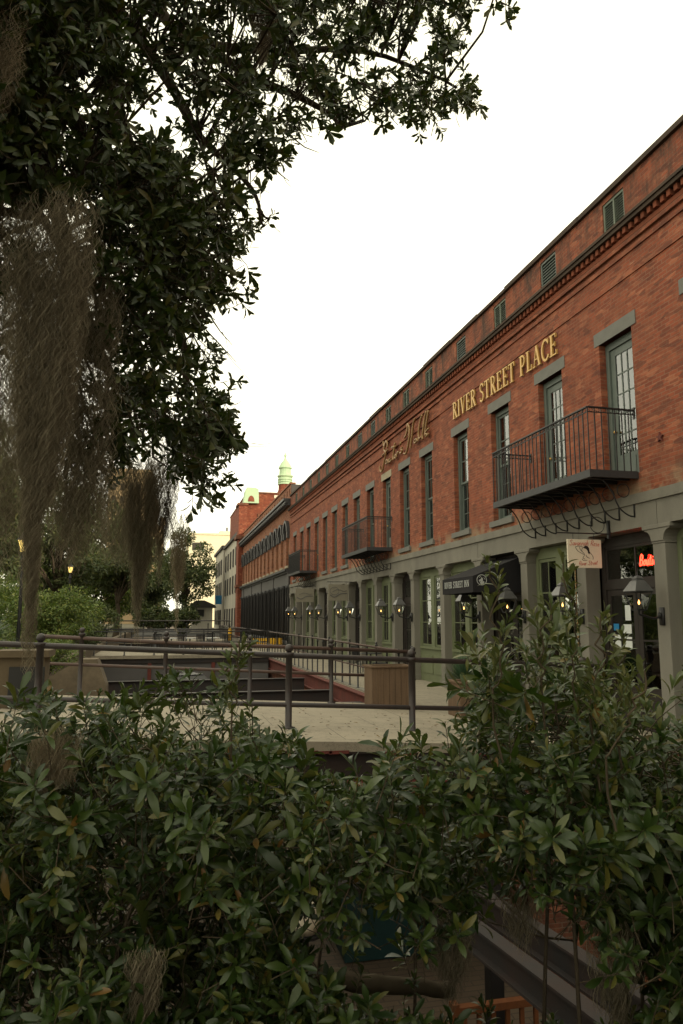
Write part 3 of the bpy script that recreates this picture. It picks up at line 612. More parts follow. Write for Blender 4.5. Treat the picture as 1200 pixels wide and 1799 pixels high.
def script(text, fn, h, m, r, slant=.18, sp=.05):
    u = 0
    for c in text:
        if c == ' ': u += .35; continue
        wd, ss = ST[c]
        for s_ in ss: m.tube(smooth_path([fn((u + a + b_ * slant) * h, b_ * h) for a, b_ in s_], 3), r, 5)
        u += wd + sp
    return u * h

# neon sign behind the transom pane
m = MB(); script('Boutique', lambda a, b_: (D + .30, 11.27 - a, 2.80 + b_), .175, m, .0105)
o = m.build('neon_sign', M['neon'], None, True); tag(o, 'red glowing neon script sign in the transom over the dark boutique doors', 'neon sign')

# ------------------------------------------------------------------ hanging signs
hs = thing('hanging_sign', (7.15, 11.62, 2.77), 'white hanging sign with a woman in a wide black hat and red script', 'sign')
MB().box(6.83, 7.49, 11.60, 11.63, 2.77, 3.27).build('sign_board', M['white_paint'], hs, bevel=.004)
MB().tube([(6.62, 11.615, 3.38), (7.66, 11.615, 3.38)], .011, 6).tube([(6.95, 11.615, 3.27), (6.95, 11.615, 3.38)], .005, 5).tube([(7.36, 11.615, 3.27), (7.36, 11.615, 3.38)], .005, 5).tube([(7.44 + .14 * cos(a), 11.615, 3.535 + .14 * sin(a)) for a in np.linspace(0, 2 * pi, 21)], .007, 5, False).box(7.64, 7.69, 11.59, 11.64, 3.30, 3.62).build('sign_bracket', M['iron'], hs)
m = MB(); yf = 11.598
script('Savannah Rose', lambda a, b_: (6.865 + a, yf, 3.165 - .00 + b_ - .02 * max(0, (a - .4)) * 3), .092, m, .0045)
m.build('sign_script', M['signred'], hs); m = MB(); script('River Street', lambda a, b_: (7.03 + a, yf, 2.81 + a * .07 + b_), .072, m, .004)
m.build('sign_script', M['signred'], hs)
m = MB()  # line drawing of the hatted woman
m.prism([(7.14, 3.135), (7.17, 3.16), (7.215, 3.155), (7.245, 3.12), (7.25, 3.07), (7.262, 3.03), (7.24, 3.01), (7.222, 3.035), (7.215, 3.07), (7.19, 3.10), (7.15, 3.115)], 'y', yf - .003, yf)
for s_ in ([(6.98, 3.135), (7.04, 3.15), (7.12, 3.135), (7.2, 3.105)], [(6.98, 3.135), (7.02, 3.07), (7.09, 3.03), (7.15, 3.0)], [(7.06, 3.13), (7.08, 3.08), (7.10, 3.06)], [(7.12, 3.12), (7.10, 3.08), (7.12, 3.045), (7.14, 3.03), (7.15, 2.99), (7.12, 2.95), (7.16, 2.92)],
           [(7.25, 3.05), (7.30, 3.0), (7.32, 2.95), (7.31, 2.92)], [(7.18, 3.0), (7.2, 2.96), (7.25, 2.94)], [(7.1, 2.93), (7.13, 2.9), (7.2, 2.905)]):
    m.tube(smooth_path([(a, yf, b_) for a, b_ in s_], 4), .0042, 5)
m.build('sign_drawing', M['signblack'], hs)
def swash_sign(x0, x1, y, z0, z1, label, oval):
    h = thing('hanging_sign', ((x0 + x1) / 2, y, z0), label, 'sign')
    MB().box(x0, x1, y, y + .03, z0, z1).build('sign_board', M['signgrey'], h, bevel=.004)
    MB().tube([(x0 - .05, y + .015, z1 + .10), (D, y + .015, z1 + .10)], .014, 6).tube([(x0 + .1, y + .015, z1), (x0 + .1, y + .015, z1 + .1)], .006, 5).tube([(x1 - .1, y + .015, z1), (x1 - .1, y + .015, z1 + .1)], .006, 5).build('sign_bracket', M['iron'], h)
    m = MB(); w_ = x1 - x0; zc = (z0 + z1) / 2
    if oval: m.tube([(x0 + w_ * (.3 + .22 * cos(a)), y - .002, zc + .06 + .16 * sin(a)) for a in np.linspace(0, 2 * pi, 19)], .012, 5, False)
    m.tube(smooth_path([(x0 + w_ * .08, y - .002, zc - .1), (x0 + w_ * .3, y - .002, zc - .19), (x0 + w_ * .6, y - .002, zc - .05), (x0 + w_ * .92, y - .002, zc - .04)], 5), .022, 6)
    m.tube(smooth_path([(x0 + w_ * .2, y - .002, zc + .02), (x0 + w_ * .45, y - .002, zc + .12), (x0 + w_ * .75, y - .002, zc + .05), (x0 + w_ * .9, y - .002, zc + .08)], 5), .013, 6)
    m.build('sign_drawing', M['fascia'], h)
swash_sign(6.66, 7.52, 30.2, 2.62, 3.30, 'grey hanging sign with an oval flourish beside the dark door with two lanterns', True)
swash_sign(6.62, 7.6, 37.9, 2.72, 3.42, 'faded beige hanging sign with plain swashes beyond the oval one', False)
# gilt chain hanging at a column
m = MB()
for k in range(34): m.ball((7.63, 12.72, 2.86 - k * .062), .017, 6, 4)
m.tube([(7.63, 12.72, 3.4), (7.63, 12.72, .75)], .006, 5)
tag(m.build('hanging_chain', M['gold_brown'], None, True), 'thin gilt bead chain hanging before a granite column under the white sign', 'chain')

# ------------------------------------------------------------------ awning
aw = thing('awning', (7.2, 16.2, 2.47), 'black canvas awning lettered RIVER STREET INN over the entrance', 'awning')
m = MB(); xa, ya, yb = 6.69, 15.40, 17.25
m.add([(xa, ya, 2.83), (xa, yb, 2.83), (D + .3, yb, 3.33), (D + .3, ya, 3.33)], [(0, 1, 2, 3)])
m.add([(xa, ya, 2.47), (xa, yb, 2.47), (xa, yb, 2.83), (xa, ya, 2.83)], [(0, 1, 2, 3)])
for y in (ya, yb): m.add([(xa, y, 2.47), (xa, y, 2.83), (D + .3, y, 3.33), (D + .3, y, 2.47)], [(0, 1, 2, 3)])
cv = m.build('canvas', M['canvas'], aw); so = cv.modifiers.new('thick', 'SOLIDIFY'); so.thickness = .006; so.offset = 0
m = MB(); letters('RIVER STREET INN', lambda u, v, d: (xa - .006 - d, 17.10 - u, 2.605 + v), .15, m, .003, .10, 1.5); m.build('awning_lettering', M['silver'], aw)
m = MB(); c = (6.90, ya - .008, 2.745); m.tube([(c[0] + .115 * cos(a), c[1], c[2] + .115 * sin(a)) for a in np.linspace(0, 2 * pi, 25)], .008, 5, False)
m.prism([(c[0] - .05, c[2] - .07), (c[0] + .0, c[2] - .1), (c[0] + .06, c[2] - .07), (c[0] + .055, c[2] - .02), (c[0] + .02, c[2] - .045), (c[0] + .03, c[2] + .02), (c[0], c[2] + .07), (c[0] - .02, c[2] + .02), (c[0] - .07, c[2] + .0), (c[0] - .06, c[2] - .04), (c[0] - .02, c[2] - .03)], 'y', c[1] - .003, c[1] + .003)
m.tube([(c[0] - .06, c[1], c[2] + .05), (c[0] - .02, c[1], c[2] + .085)], .006, 5).tube([(c[0] + .05, c[1], c[2] + .06), (c[0] + .085, c[1], c[2] + .01)], .006, 5)
m.build('emblem', M['silver'], aw)
m = MB()
for y in (ya + .03, yb - .03): m.tube([(xa + .03, y, 2.5), (D + .3, y, 2.5)], .014, 6).tube([(xa + .03, y, 2.5), (xa + .03, y, 2.81)], .014, 6)
m.tube([(xa + .03, ya + .03, 2.5), (xa + .03, yb - .03, 2.5)], .014, 6); m.build('awning_frame', M['iron'], aw)

# ------------------------------------------------------------------ gas lanterns on the columns
def lantern(y, label):
    X = D; zc = 1.94; lx = X - .42
    t_ = thing('wall_lantern', (X, y + .15, zc), label, 'lantern', 'gas lanterns on the granite columns')
    yc = y + .15
    a = MB().box(X - .035, X - .003, yc - .05, yc + .05, zc - .15, zc + .13)
    a.tube(smooth_path([(X - .03, yc, zc), (X - .16, yc, zc - .045), (X - .30, yc, zc - .01), (lx, yc, zc + .02), (lx, yc, zc + .09)], 5), .018, 8).lathe((X - .06, yc, zc), [(.02, -.05), (.035, -.02), (.035, .02), (.02, .05)], 8)
    a.build('wall_bracket', M['iron'], t_, True)
    f = MB(); z0, z1 = zc + .09, zc + .37; b0, b1 = .075, .145
    f.box(lx - b0, lx + b0, yc - b0, yc + b0, z0 - .015, z0 + .012)
    for sx in (-1, 1):
        for sy in (-1, 1): f.beam((lx + sx * b0, yc + sy * b0, z0), (lx + sx * b1, yc + sy * b1, z1), .016, .016)
    for q in (-1, 1): f.beam((lx - b1, yc + q * b1, z1), (lx + b1, yc + q * b1, z1), .018, .018).beam((lx + q * b1, yc - b1, z1), (lx + q * b1, yc + b1, z1), .018, .018)
    f.tube([(lx, yc, z0), (lx, yc, z0 + .08)], .012, 6); f.build('cage', M['iron'], t_)
    g = MB()
    for q in (-1, 1):
        g.add([(lx - b0, yc + q * b0, z0), (lx + b0, yc + q * b0, z0), (lx + b1, yc + q * b1, z1), (lx - b1, yc + q * b1, z1)], [(0, 1, 2, 3)])
        g.add([(lx + q * b0, yc - b0, z0), (lx + q * b0, yc + b0, z0), (lx + q * b1, yc + b1, z1), (lx + q * b1, yc - b1, z1)], [(0, 1, 2, 3)])
    g.build('lantern_glass', M['lampglass'], t_)
    k = sqrt(2)
    MB().lathe((lx, yc, z1), [(.158 * k, .0), (.166 * k, .012), (.082 * k, .165), (.06 * k, .185), (.06 * k, .20), (.068 * k, .208), (.03 * k, .25), (.006, .26), (.006, .32)], 4, True).build('lantern_cap', M['zinc'], t_)
    MB().lathe((lx, yc, z0 + .08), [(.004, 0), (.017, .02), (.016, .04), (.006, .065), (.002, .08)], 8).build('flame', M['flame'], t_, True)
    return t_
proto = lantern(10.17, 'zinc capped gas lantern right of the glass doors under the red neon, largest of all')
lab = {12.48: 'gas lantern on the granite column behind the white hanging sign', 14.79: 'gas lantern on the column at the near end of the black awning', 17.2: 'gas lantern with dark cap just under the lettered front of the black awning',
       22.43: 'gas lantern on the near side of the first dark doorway past the tall olive window', 24.47: 'gas lantern on the far side of the first dark doorway past the tall olive window', 28.87: 'gas lantern before the door with pale reflections, on its near side',
       30.95: 'gas lantern under the oval flourish sign', 35.03: 'gas lantern on the near column of the narrow doorway between the two beige signs', 37.27: 'gas lantern under the plain beige swash sign', 41.75: 'gas lantern on the near side of the last dark doorway before the iron front', 43.9: 'gas lantern on the far side of the last dark doorway before the iron front'}
for y, lb in lab.items():
    c = copy_tree(proto); c.location.y += y - 10.17; c['label'] = lb


# ------------------------------------------------------------------ iron fronted neighbour
ib = thing('iron_front_building', (D, 60, 0), 'tan brick warehouse with arched window hoods over a black iron shopfront', 'building')
A0, A1 = 46.3, 75.4; nw = 13; sp = (A1 - A0) / nw
wc = [A0 + sp * (k + .5) for k in range(nw)]
mb = MB(); wall_holes(mb, D + .03, A0, A1, 5.0, 9.3, [(y - .52, y + .52, 5.25, 7.75) for y in wc], .3)
wall_holes(mb, D + .05, A0, A1, 9.55, 10.45, [(y + e - .17, y + e + .17, 9.85, 10.2) for y in wc for e in (-.5, .5)], .2)
mb.build('wall', M['brick_tan'], ib)
MB().box(D + .34, 22, A0 + .3, A1, 4.9, 10.3).build('attic_core', M['room'], ib)
MB().box(D + .06, 22, A0 + .01, A0 + .29, 0, 10.43).build('end_wall', M['roof'], ib)
MB().box(D - .02, D + .35, A0, A1, 10.452, 10.55).build('coping', M['brick_tan'], ib)
mb = MB().box(D - .45, D + .1, A0 - .03, A1, 9.36, 9.50).box(D - .33, D + .1, A0, A1, 9.22, 9.358).box(D - .15, D + .1, A0, A1, 9.06, 9.218)
yy = A0 + .1
while yy < A1 - .2: mb.box(D - .38, D - .151, yy, yy + .16, 9.08, 9.216); yy += .56
mb.build('cornice', M['iron_grey'], ib)
for k, y in enumerate(wc):
    if k == 0:
        m = MB(); pr = []
        for a in np.linspace(0, pi, 9): pr.append((.62 * cos(a), 7.42 + .62 * sin(a)))
        for a in np.linspace(pi, 0, 9): pr.append((.86 * cos(a), 7.42 + .78 * sin(a)))
        m.prism([(a, b_) for a, b_ in pr], 'x', -.22, .03); m.box(-.18, .03, -.87, -.60, 7.0, 7.415).box(-.18, .03, .60, .87, 7.0, 7.415)
        o = m.build('window_hood', M['iron_grey'], ib); hm = o.data
        m = MB(); sash(m, .16, -.52, .52, 5.25, 6.5, 2, 2, .07, .03); sash(m, .20, -.52, .52, 6.46, 7.75, 2, 2, .07, .03); o2 = m.build('window', M['olive'], ib); wm = o2.data
        MB().box(.18, .185, -.46, .46, 5.31, 7.7).build('pane', M['glass'], o2); MB().box(-.08, .1, -.62, .62, 5.10, 5.245).build('sill', M['lintel_pale'], o2)
        o.location = o2.location = (D + .03, y, 0); src = o2
    else:
        o = bpy.data.objects.new('window_hood', hm); COL.objects.link(o); par(o, ib); o.location = (D + .03, y, 0)
        c = copy_tree(src); c.location = (D + .03, y, 0)
mb = MB().box(D - .30, D + .1, A0, A1, 4.86, 5.0).box(D - .16, D + .1, A0, A1, 4.74, 4.858); mb.build('iron_cornice', M['iron_grey'], ib)
mb = MB().box(D - .05, D + .2, A0, A1, 4.0, 4.738)
for k in range(0, nw + 1, 3): mb.box(D - .12, D - .051, A0 + sp * k - .15, A0 + sp * k + .15, 3.98, 4.736)
mb.build('iron_frieze', M['fascia'], ib)
for k in range(2 * nw + 1):
    y = A0 + .12 + (A1 - A0 - .24) * k / (2 * nw); r = .13 if k % 2 == 0 else .07
    if k < 2:
        o = MB().box(-r, r, -r, r, 0, .5).lathe((0, 0, 0), [(r * .8, .5), (r * .75, 3.7), (r * 1.3, 3.82), (r * 1.4, 3.998)], 10).build('iron_column', M['iron_grey'], ib, True); cache['ic%d' % k] = o.data
    else:
        o = bpy.data.objects.new('iron_column', cache['ic%d' % (k % 2)]); COL.objects.link(o); par(o, ib)
    o.location = (D, y, 0)
MB().box(D + .35, D + .4, A0, A1, 0, 4.0).build('dark_shopfront', M['darkbrown'], ib)

# ------------------------------------------------------------------ red gabled exchange with copper turret
rb = thing('gabled_building', (10, 84, 0), 'tall deep red brick building with verdigris gable and round copper turret', 'building')
MB().box(7.25, 8.1, 75.5, 77.6, 0, 13.4).box(8.101, 20, 75.9, 96, 0, 14.75).build('wall', M['brick_red'], rb)
mb = MB().box(7.0, 8.2, 75.3, 77.8, 9.9, 10.25); mb.build('cornice', M['brick_low'], rb); MB().box(7.1, 8.15, 75.4, 77.7, 5.0, 5.25).build('belt_course', M['brick_low'], rb); MB().box(7.1, 8.2, 75.35, 77.7, 13.4, 13.62).build('coping', M['brick_low'], rb)
mb = MB().prism([(7.7, 13.63), (9.25, 13.63), (9.2, 15.1), (8.85, 15.25), (8.0, 15.25), (7.85, 14.9)], 'y', 75.3, 77.0); mb.build('gable', M['copper'], rb)
MB().prism([(8.45 + .33 * cos(a), 13.78 + .62 * sin(a) if a not in (0,) else 13.78) for a in np.linspace(0, pi, 9)], 'y', 75.26, 75.299).build('arched_niche', M['brick_red'], rb)
MB().box(10.9, 12.4, 75.8, 75.89, 14.3, 14.62).build('white_band', M['white_paint'], rb)
MB().box(8.05, 20, 75.8, 96, 14.751, 14.9).box(9.2, 10.6, 75.75, 75.89, 12.3, 12.62).build('coping', M['brick_low'], rb)
tu = MB().lathe((12.3, 77.5, 0), [(.95, 14.9), (.72, 15.5), (.70, 16.05)], 16).build('turret', M['brick_red'], rb, False)
MB().lathe((12.3, 77.5, 0), [(.80, 16.05), (.80, 16.2), (.70, 16.21), (.70, 16.3), (.80, 16.31), (.80, 16.45), (.70, 16.46), (.70, 16.55), (.80, 16.56), (.80, 16.7), (.72, 16.71), (.72, 16.8), (.86, 16.95), (.86, 17.05), (.66, 17.15), (.62, 17.75), (.74, 17.85), (.72, 17.95), (.45, 18.45), (.2, 18.75), (.1, 19.0), (.1, 19.15), (.16, 19.25), (.1, 19.4), (.03, 19.6)], 16).build('cupola', M['copper'], tu, False)

# ------------------------------------------------------------------ far buildings
def far_building(name, x0, x1, y0, y1, z1, mat, label, wins, trim=None):
    r = thing(name, ((x0 + x1) / 2, (y0 + y1) / 2, 0), label, 'building')
    MB().box(x0, x1, y0, y1, 0, z1).build('wall', mat, r)
    MB().box(x0 - .25, x1 + .25, y0 - .25, y1 + .25, z1, z1 + .35).build('roof', trim or mat, r)
    for (face, a, b_, c, d) in wins:
        fm = MB(); X = .06
        if face == 'y':
            fm.box(a, b_, y0 - .08, y0 - .001, c, d); o = fm.build('window', M['sage_pale'], r); MB().box(a + .12, b_ - .12, y0 - .1, y0 - .081, c + .12, d - .12).build('pane', M['room'], o)
        else:
            fm.box(x0 - .08, x0 - .001, a, b_, c, d); o = fm.build('window', M['roof'], r); MB().box(x0 - .1, x0 - .081, a + .12, b_ - .12, c + .12, d - .12).build('pane', M['room'], o)
    return r
far_building('white_building', 7.55, 8.05, 78.1, 96, 10.6, M['white_wall'], 'stained white stucco building just past the deep red one', [('x', 80 + 3.4 * k, 81.2 + 3.4 * k, zz, zz + 2) for k in range(5) for zz in (1, 4.6, 7.6)], M['roof'])
far_building('narrow_white_building', 7.4, 18, 97, 112, 10.9, M['white_wall'], 'narrow pale building with dark projecting eaves carrying a blue banner', [('x', 99 + 3 * k, 100.2 + 3 * k, zz, zz + 2) for k in range(4) for zz in (1, 4.6, 7.6)], M['roof'])
yb_ = far_building('apartment_building', 4.6, 34, 150, 175, 18.5, M['cream_wall'], 'plain cream yellow block glowing in low sunlight at the street end', [('y', 5.2, 7.6, 15.3, 16.9), ('y', 12.4, 13.4, 14.2, 16.4)])
MB().box(10.6, 34, 149.8, 170, 18.86, 19.3).build('penthouse', M['cream_wall'], yb_); MB().tube([(12.2, 152, 19.3), (12.2, 152, 20.3)], .18, 8).build('chimney', M['roof'], yb_)
ot = thing('tower_block', (-8, 205, 0), 'tall ochre stone tower showing through the hanging moss', 'building')
MB().box(-15, -4, 200, 216, 0, 40).box(-3.99, -.4, 202, 214, 0, 26.5).box(-3.98, -2.2, 200.5, 203, 26.51, 33).build('wall', M['orange_wall'], ot)
MB().box(-15.3, -3.7, 199.7, 216.3, 40, 41).box(-1.4, -.2, 201.6, 203, 26.5, 28.6).build('cornice', M['orange_wall'], ot)
for ix in range(5):
    for iz in range(9):
        MB().box(-14 + ix * 2.1, -13 + ix * 2.1, 199.9, 199.999, 8 + iz * 3.4, 9.8 + iz * 3.4).build('window', M['room'], ot)
o = MB().box(6.6, 7.38, 98, 98.12, 3.7, 4.75).tube([(6.55, 98.06, 4.8), (7.39, 98.06, 4.8)], .03, 6).build('banner', M['blue'], None); tag(o, 'bright blue banner hung out from the narrow pale building', 'banner')
hu = thing('gabled_hut', (5, 100, 0), 'small pale hut with a dark gabled roof below the cream block', 'hut')
MB().box(3.6, 6.3, 99, 103, 0, 3.3).build('wall', M['white_wall'], hu); MB().prism([(3.0, 3.25), (6.8, 3.25), (6.6, 3.6), (5.2, 4.2), (4.2, 4.2)], 'y', 98.6, 103.4).build('roof', M['roof'], hu); MB().box(4.0, 5.2, 98.9, 98.99, 2.1, 3.0).build('window', M['signblack'], hu)

# ------------------------------------------------------------------ footbridges and steel
def zd(x): return .25 - .05 * (x - 1.9)
fb = thing('footbridge', (2, 12.8, zd(2)), 'nearest footbridge with a bare concrete deck on black steel beams', 'footbridge')
MB().prism([(-3.4, zd(-3.4)), (6.8, zd(6.8) + .004), (6.8, zd(6.8)-.001), (5.15, -.02), (5.15, zd(5.15) - .13), (-3.4, zd(-3.4) - .13)], 'y', 10.18, 15.4).build('deck', M['concrete'], fb, bevel=.012)
def ibeam(m, a, b, h, w=.2, tf=.025, tw=.02):
    a = Vector(a); b = Vector(b); u = Vector((0, 0, 1))
    m.beam(a - u * tf / 2, b - u * tf / 2, w, tf).beam(a - u * (h / 2), b - u * (h / 2), tw, h - 2 * tf).beam(a - u * (h - tf / 2), b - u * (h - tf / 2), w, tf); return m
for k, y in enumerate((10.30, 12.8, 15.2)):
    a, b_ = (-3.2, y, zd(-3.2) - .132), (5.18, y, zd(5.18) - .132)
    m = MB(); u = Vector((0, 0, 1)); m.beam(Vector(a) - u * .2, Vector(b_) - u * .2, .02, .36).beam(Vector(a) - u * .0125, Vector(b_) - u * .0125, .22, .025); g_ = m.build('girder', M['steel'], fb)
    m = MB().beam(Vector(a) - u * .393, Vector(b_) - u * .393, .22, .026); m.build('rusty_flange', M['rust'], g_)
for x in (-1.5, .2, 1.9, 3.6):
    MB().box(x - .04, x + .04, 10.43, 12.66, zd(x) - .5, zd(x) - .15).build('cross_girder', M['steel'], fb)
# rust blooms along the deck edge
m = MB(); random.seed(5)
for k in range(26):
    x = random.uniform(-2.8, 5); l = random.uniform(.06, .3); m.box(x, x + l, 10.168, 10.179, zd(x) - .165, zd(x) - .12 - random.uniform(0, .01))
m.build('rust_bloom', M['rust'], fb)

def post(m, x, y, z0, z1, r=.05, ball=True):
    m.lathe((x, y, z0), [(r * 2.0, 0), (r * 2.0, .02), (r, .03), (r, z1 - z0 - .06), (r * 1.5, z1 - z0 - .05), (r * 1.5, z1 - z0 - .01), (r * .8, z1 - z0)], 12)
    if ball: m.ball((x, y, z1 + r * 1.1), r * 1.25, 12, 8)
    return m
def rail_thing(name, base, label, posts, rails, mat_p, mat_r, r=.05, ball=True, group=None):
    t_ = thing(name, base, label, 'railing', group)
    for (x, y, z0, z1) in posts: post(MB(), x, y, z0, z1, r, ball).build('post', mat_p, t_, True)
    for (pts, rr) in rails: MB().tube(pts, rr, 10).build('rail', mat_r, t_, True)
    return t_
X0_, X1_ = -3.3, 7.2
zt = lambda x: zd(x) + 1.085
t_ = rail_thing('railing', (1.9, 11.4, zd(1.9)), 'black pipe railing with ball finials along the front of the nearest footbridge', [(x, 11.4, zd(x), zt(x) + .05) for x in (-1.68, 1.9, 3.87, 6.9)],
  [([(X0_, 11.4, zt(X0_)), (-1.68, 11.4, zt(-1.68)), (1.9, 11.4, zt(1.9)), (X1_, 11.4, zt(X1_) + .02)], .042), ([(X0_, 11.4, zd(X0_) + .34), (X1_, 11.4, zd(X1_) + .36)], .036)], M['pipe'], M['pipe'], .052)
rail_thing('railing', (1.9, 15.2, zd(1.9)), 'brown black pipe railing along the back of the nearest footbridge', [(x, 15.2, zd(x), zt(x) + .12) for x in (-1.5, .08, 1.74, 3.42)] + [(5.2, 15.2, 0.0, 1.2)],
  [([(-2.2, 15.2, zt(-2.2) + .02), (0, 15.2, zt(0)), (5.2, 15.2, zt(5.2) + .02)], .038), ([(-2.4, 15.2, zd(-2.4) + .60), (5.2, 15.2, zd(5.2) + .58)], .03)], M['pipe'], M['pipe_rust'], .042)
ps = [(5.27, 15.5 + .92 * k, 0, 1.15 + .1 * (k % 3 == 0)) for k in range(62)]
rail_thing('railing', (5.27, 40, 0), 'long iron railing with a grey handrail along the walkway edge beside the open well', [p for p in ps if p[1] < 72],
  [([(5.27, 15.3, 1.16), (5.27, 24, 1.2), (5.27, 72, 1.25)], .028), ([(5.27, 15.3, .6), (5.27, 72, .62)], .02)], M['iron'], M['pipe_rust'], .024)
tag(ibeam(MB(), (5.08, 15.5, -.03), (5.08, 79, -.03), .46, .2).build('edge_beam', M['rust']), 'rust red steel beam carrying the long walkway edge', 'beam')
for k, (y, lb) in enumerate([(18.6, 'sooty steel cross beam in the open well just behind the nearest footbridge'), (22.0, 'second sooty cross beam deeper in the open well'), (26.5, 'third and farthest cross beam spanning the open well')]):
    tag(ibeam(MB(), (-3.0, y, -.2), (4.97, y, -.2), .5, .24).build('cross_beam', M['steel']), lb, 'beam', 'cross beams in the well')
# second bridge: dining terrace
b2 = thing('footbridge', (1, 39, .2), 'second footbridge used as a dining terrace with a grey side panel', 'footbridge')
MB().box(-3.3, 5.0, 35.8, 44, .05, .2).build('deck', M['concrete'], b2); MB().box(-3.3, 5.0, 35.9, 43.9, -.16, .049).build('girder', M['steel'], b2); MB().box(-3.0, 5.0, 36.0, 36.12, -.95, -.161).build('side_panel', M['fascia'], b2)
for x in (-.6, 2.3): MB().box(x, x + .16, 35.9, 35.995, -1.2, -.161).build('steel_leg', M['rust'], b2)
rail_thing('railing', (1, 36, .2), 'dark slim railing on the near side of the dining terrace', [(-3 + 1.33 * k, 36.0, .2, 1.3) for k in range(7)], [([(-3.2, 36, 1.28), (5.0, 36, 1.28)], .03), ([(-3.2, 36, .78), (5.0, 36, .78)], .02)], M['iron_grey'], M['iron_grey'], .03, False)
rail_thing('railing', (1, 43.6, .2), 'dark slim railing on the far side of the dining terrace', [(-3 + 1.33 * k, 43.6, .2, 1.3) for k in range(7)], [([(-3.2, 43.6, 1.28), (5.0, 43.6, 1.28)], .03), ([(-3.2, 43.6, .78), (5.0, 43.6, .78)], .02)], M['iron_grey'], M['iron_grey'], .03, False)
b3 = thing('footbridge', (1, 60, .2), 'farthest low footbridge across the well beyond the dining terrace', 'footbridge')
MB().box(-3.3, 5.0, 58, 63, .0, .2).build('deck', M['concrete'], b3); MB().box(-3.2, 5.0, 58.1, 62.9, -.4, -.001).build('girder', M['steel'], b3)
rail_thing('railing', (1, 58.2, .2), 'rounded pipe railing on the farthest footbridge, ending in a bend', [(-3 + 1.6 * k, 58.2, .2, 1.5) for k in range(6)], [(smooth_path([(-3.2, 58.2, 1.7), (0, 58.2, 1.7), (4.6, 58.2, 1.7), (5.0, 58.2, 1.55), (5.05, 58.2, .9), (5.05, 58.2, .2)], 4), .045), ([(-3.2, 58.2, 1.0), (5.0, 58.2, 1.0)], .035)], M['iron_grey'], M['pipe'], .04, False)

# steel props down in the lane
tag(ibeam(MB(), (3.15, 9.9, -1.35), (3.15, 3.6, -.78), .26, .16).build('channel_beam', M['steel']), 'dark steel stair beam slanting through the lower well, the one further from the shops', 'beam', 'slanting stair beams')
tag(ibeam(MB(), (3.62, 9.9, -1.30), (3.62, 3.6, -.75), .26, .16).build('channel_beam', M['steel']), 'dark steel stair beam slanting through the lower well, the one nearer the shops', 'beam', 'slanting stair beams')
tag(MB().box(1.9, 2.06, 10.5, 10.66, -3.5, -.25).build('steel_post', M['iron']), 'black steel post under the front girder, standing free of the teal bin', 'post', 'posts under the footbridge')
tag(MB().box(4.1, 4.28, 9.2, 9.38, -3.5, -1.25).build('steel_post', M['iron']), 'black steel post under the stair beams beside the orange fence', 'post', 'posts under the footbridge')
bn = thing('storage_bin', (3.9, 12.4, -3.4), 'teal painted metal bin standing in the dark lane under the footbridge', 'bin')
MB().prism([(2.9, -3.35), (4.9, -3.35), (5.0, -2.35), (2.8, -2.35)], 'y', 11.9, 13.0).build('bin_body', M['teal'], bn); MB().box(2.75, 5.05, 11.85, 13.05, -2.349, -2.27).build('bin_lid', M['pipe'], bn); MB().box(3.1, 3.2, 12, 12.9, -3.5, -3.351).box(4.6, 4.7, 12, 12.9, -3.5, -3.351).build('skid', M['iron'], bn)
of = thing('wooden_fence', (5.2, 8.7, -3.5), 'orange stained wooden balustrade low in the lane', 'fence')
MB().box(3.4, 7.5, 8.66, 8.76, -2.62, -2.54).box(3.4, 7.5, 8.68, 8.74, -3.36, -3.28).build('fence_rail', M['wood_orange'], of)
for k in range(22): MB().box(3.52 + k * .18, 3.57 + k * .18, 8.69, 8.73, -3.279, -2.621).build('baluster', M['wood_orange'], of)
MB().box(3.38, 3.46, 8.65, 8.77, -3.5, -2.5).build('fence_post', M['wood_orange'], of); MB().box(7.42, 7.5, 8.65, 8.77, -3.5, -2.5).build('fence_post', M['wood_orange'], of)
tl = thing('patio_light', (1.9, 9.9, -3.5), 'cream ribbed lamp shade on a black pole in the lane', 'lamp')
MB().lathe((1.9, 9.9, -2.05), [(.14, 0), (.17, .12), (.17, .38), (.13, .5)], 16).build('lamp_shade', M['white_paint'], tl, True); MB().lathe((1.9, 9.9, -3.5), [(.2, 0), (.2, .03), (.03, .06), (.03, 1.45)], 12).lathe((1.9, 9.9, -2.09), [(.2, 0), (.2, .03)], 16).build('lamp_pole', M['iron'], tl)

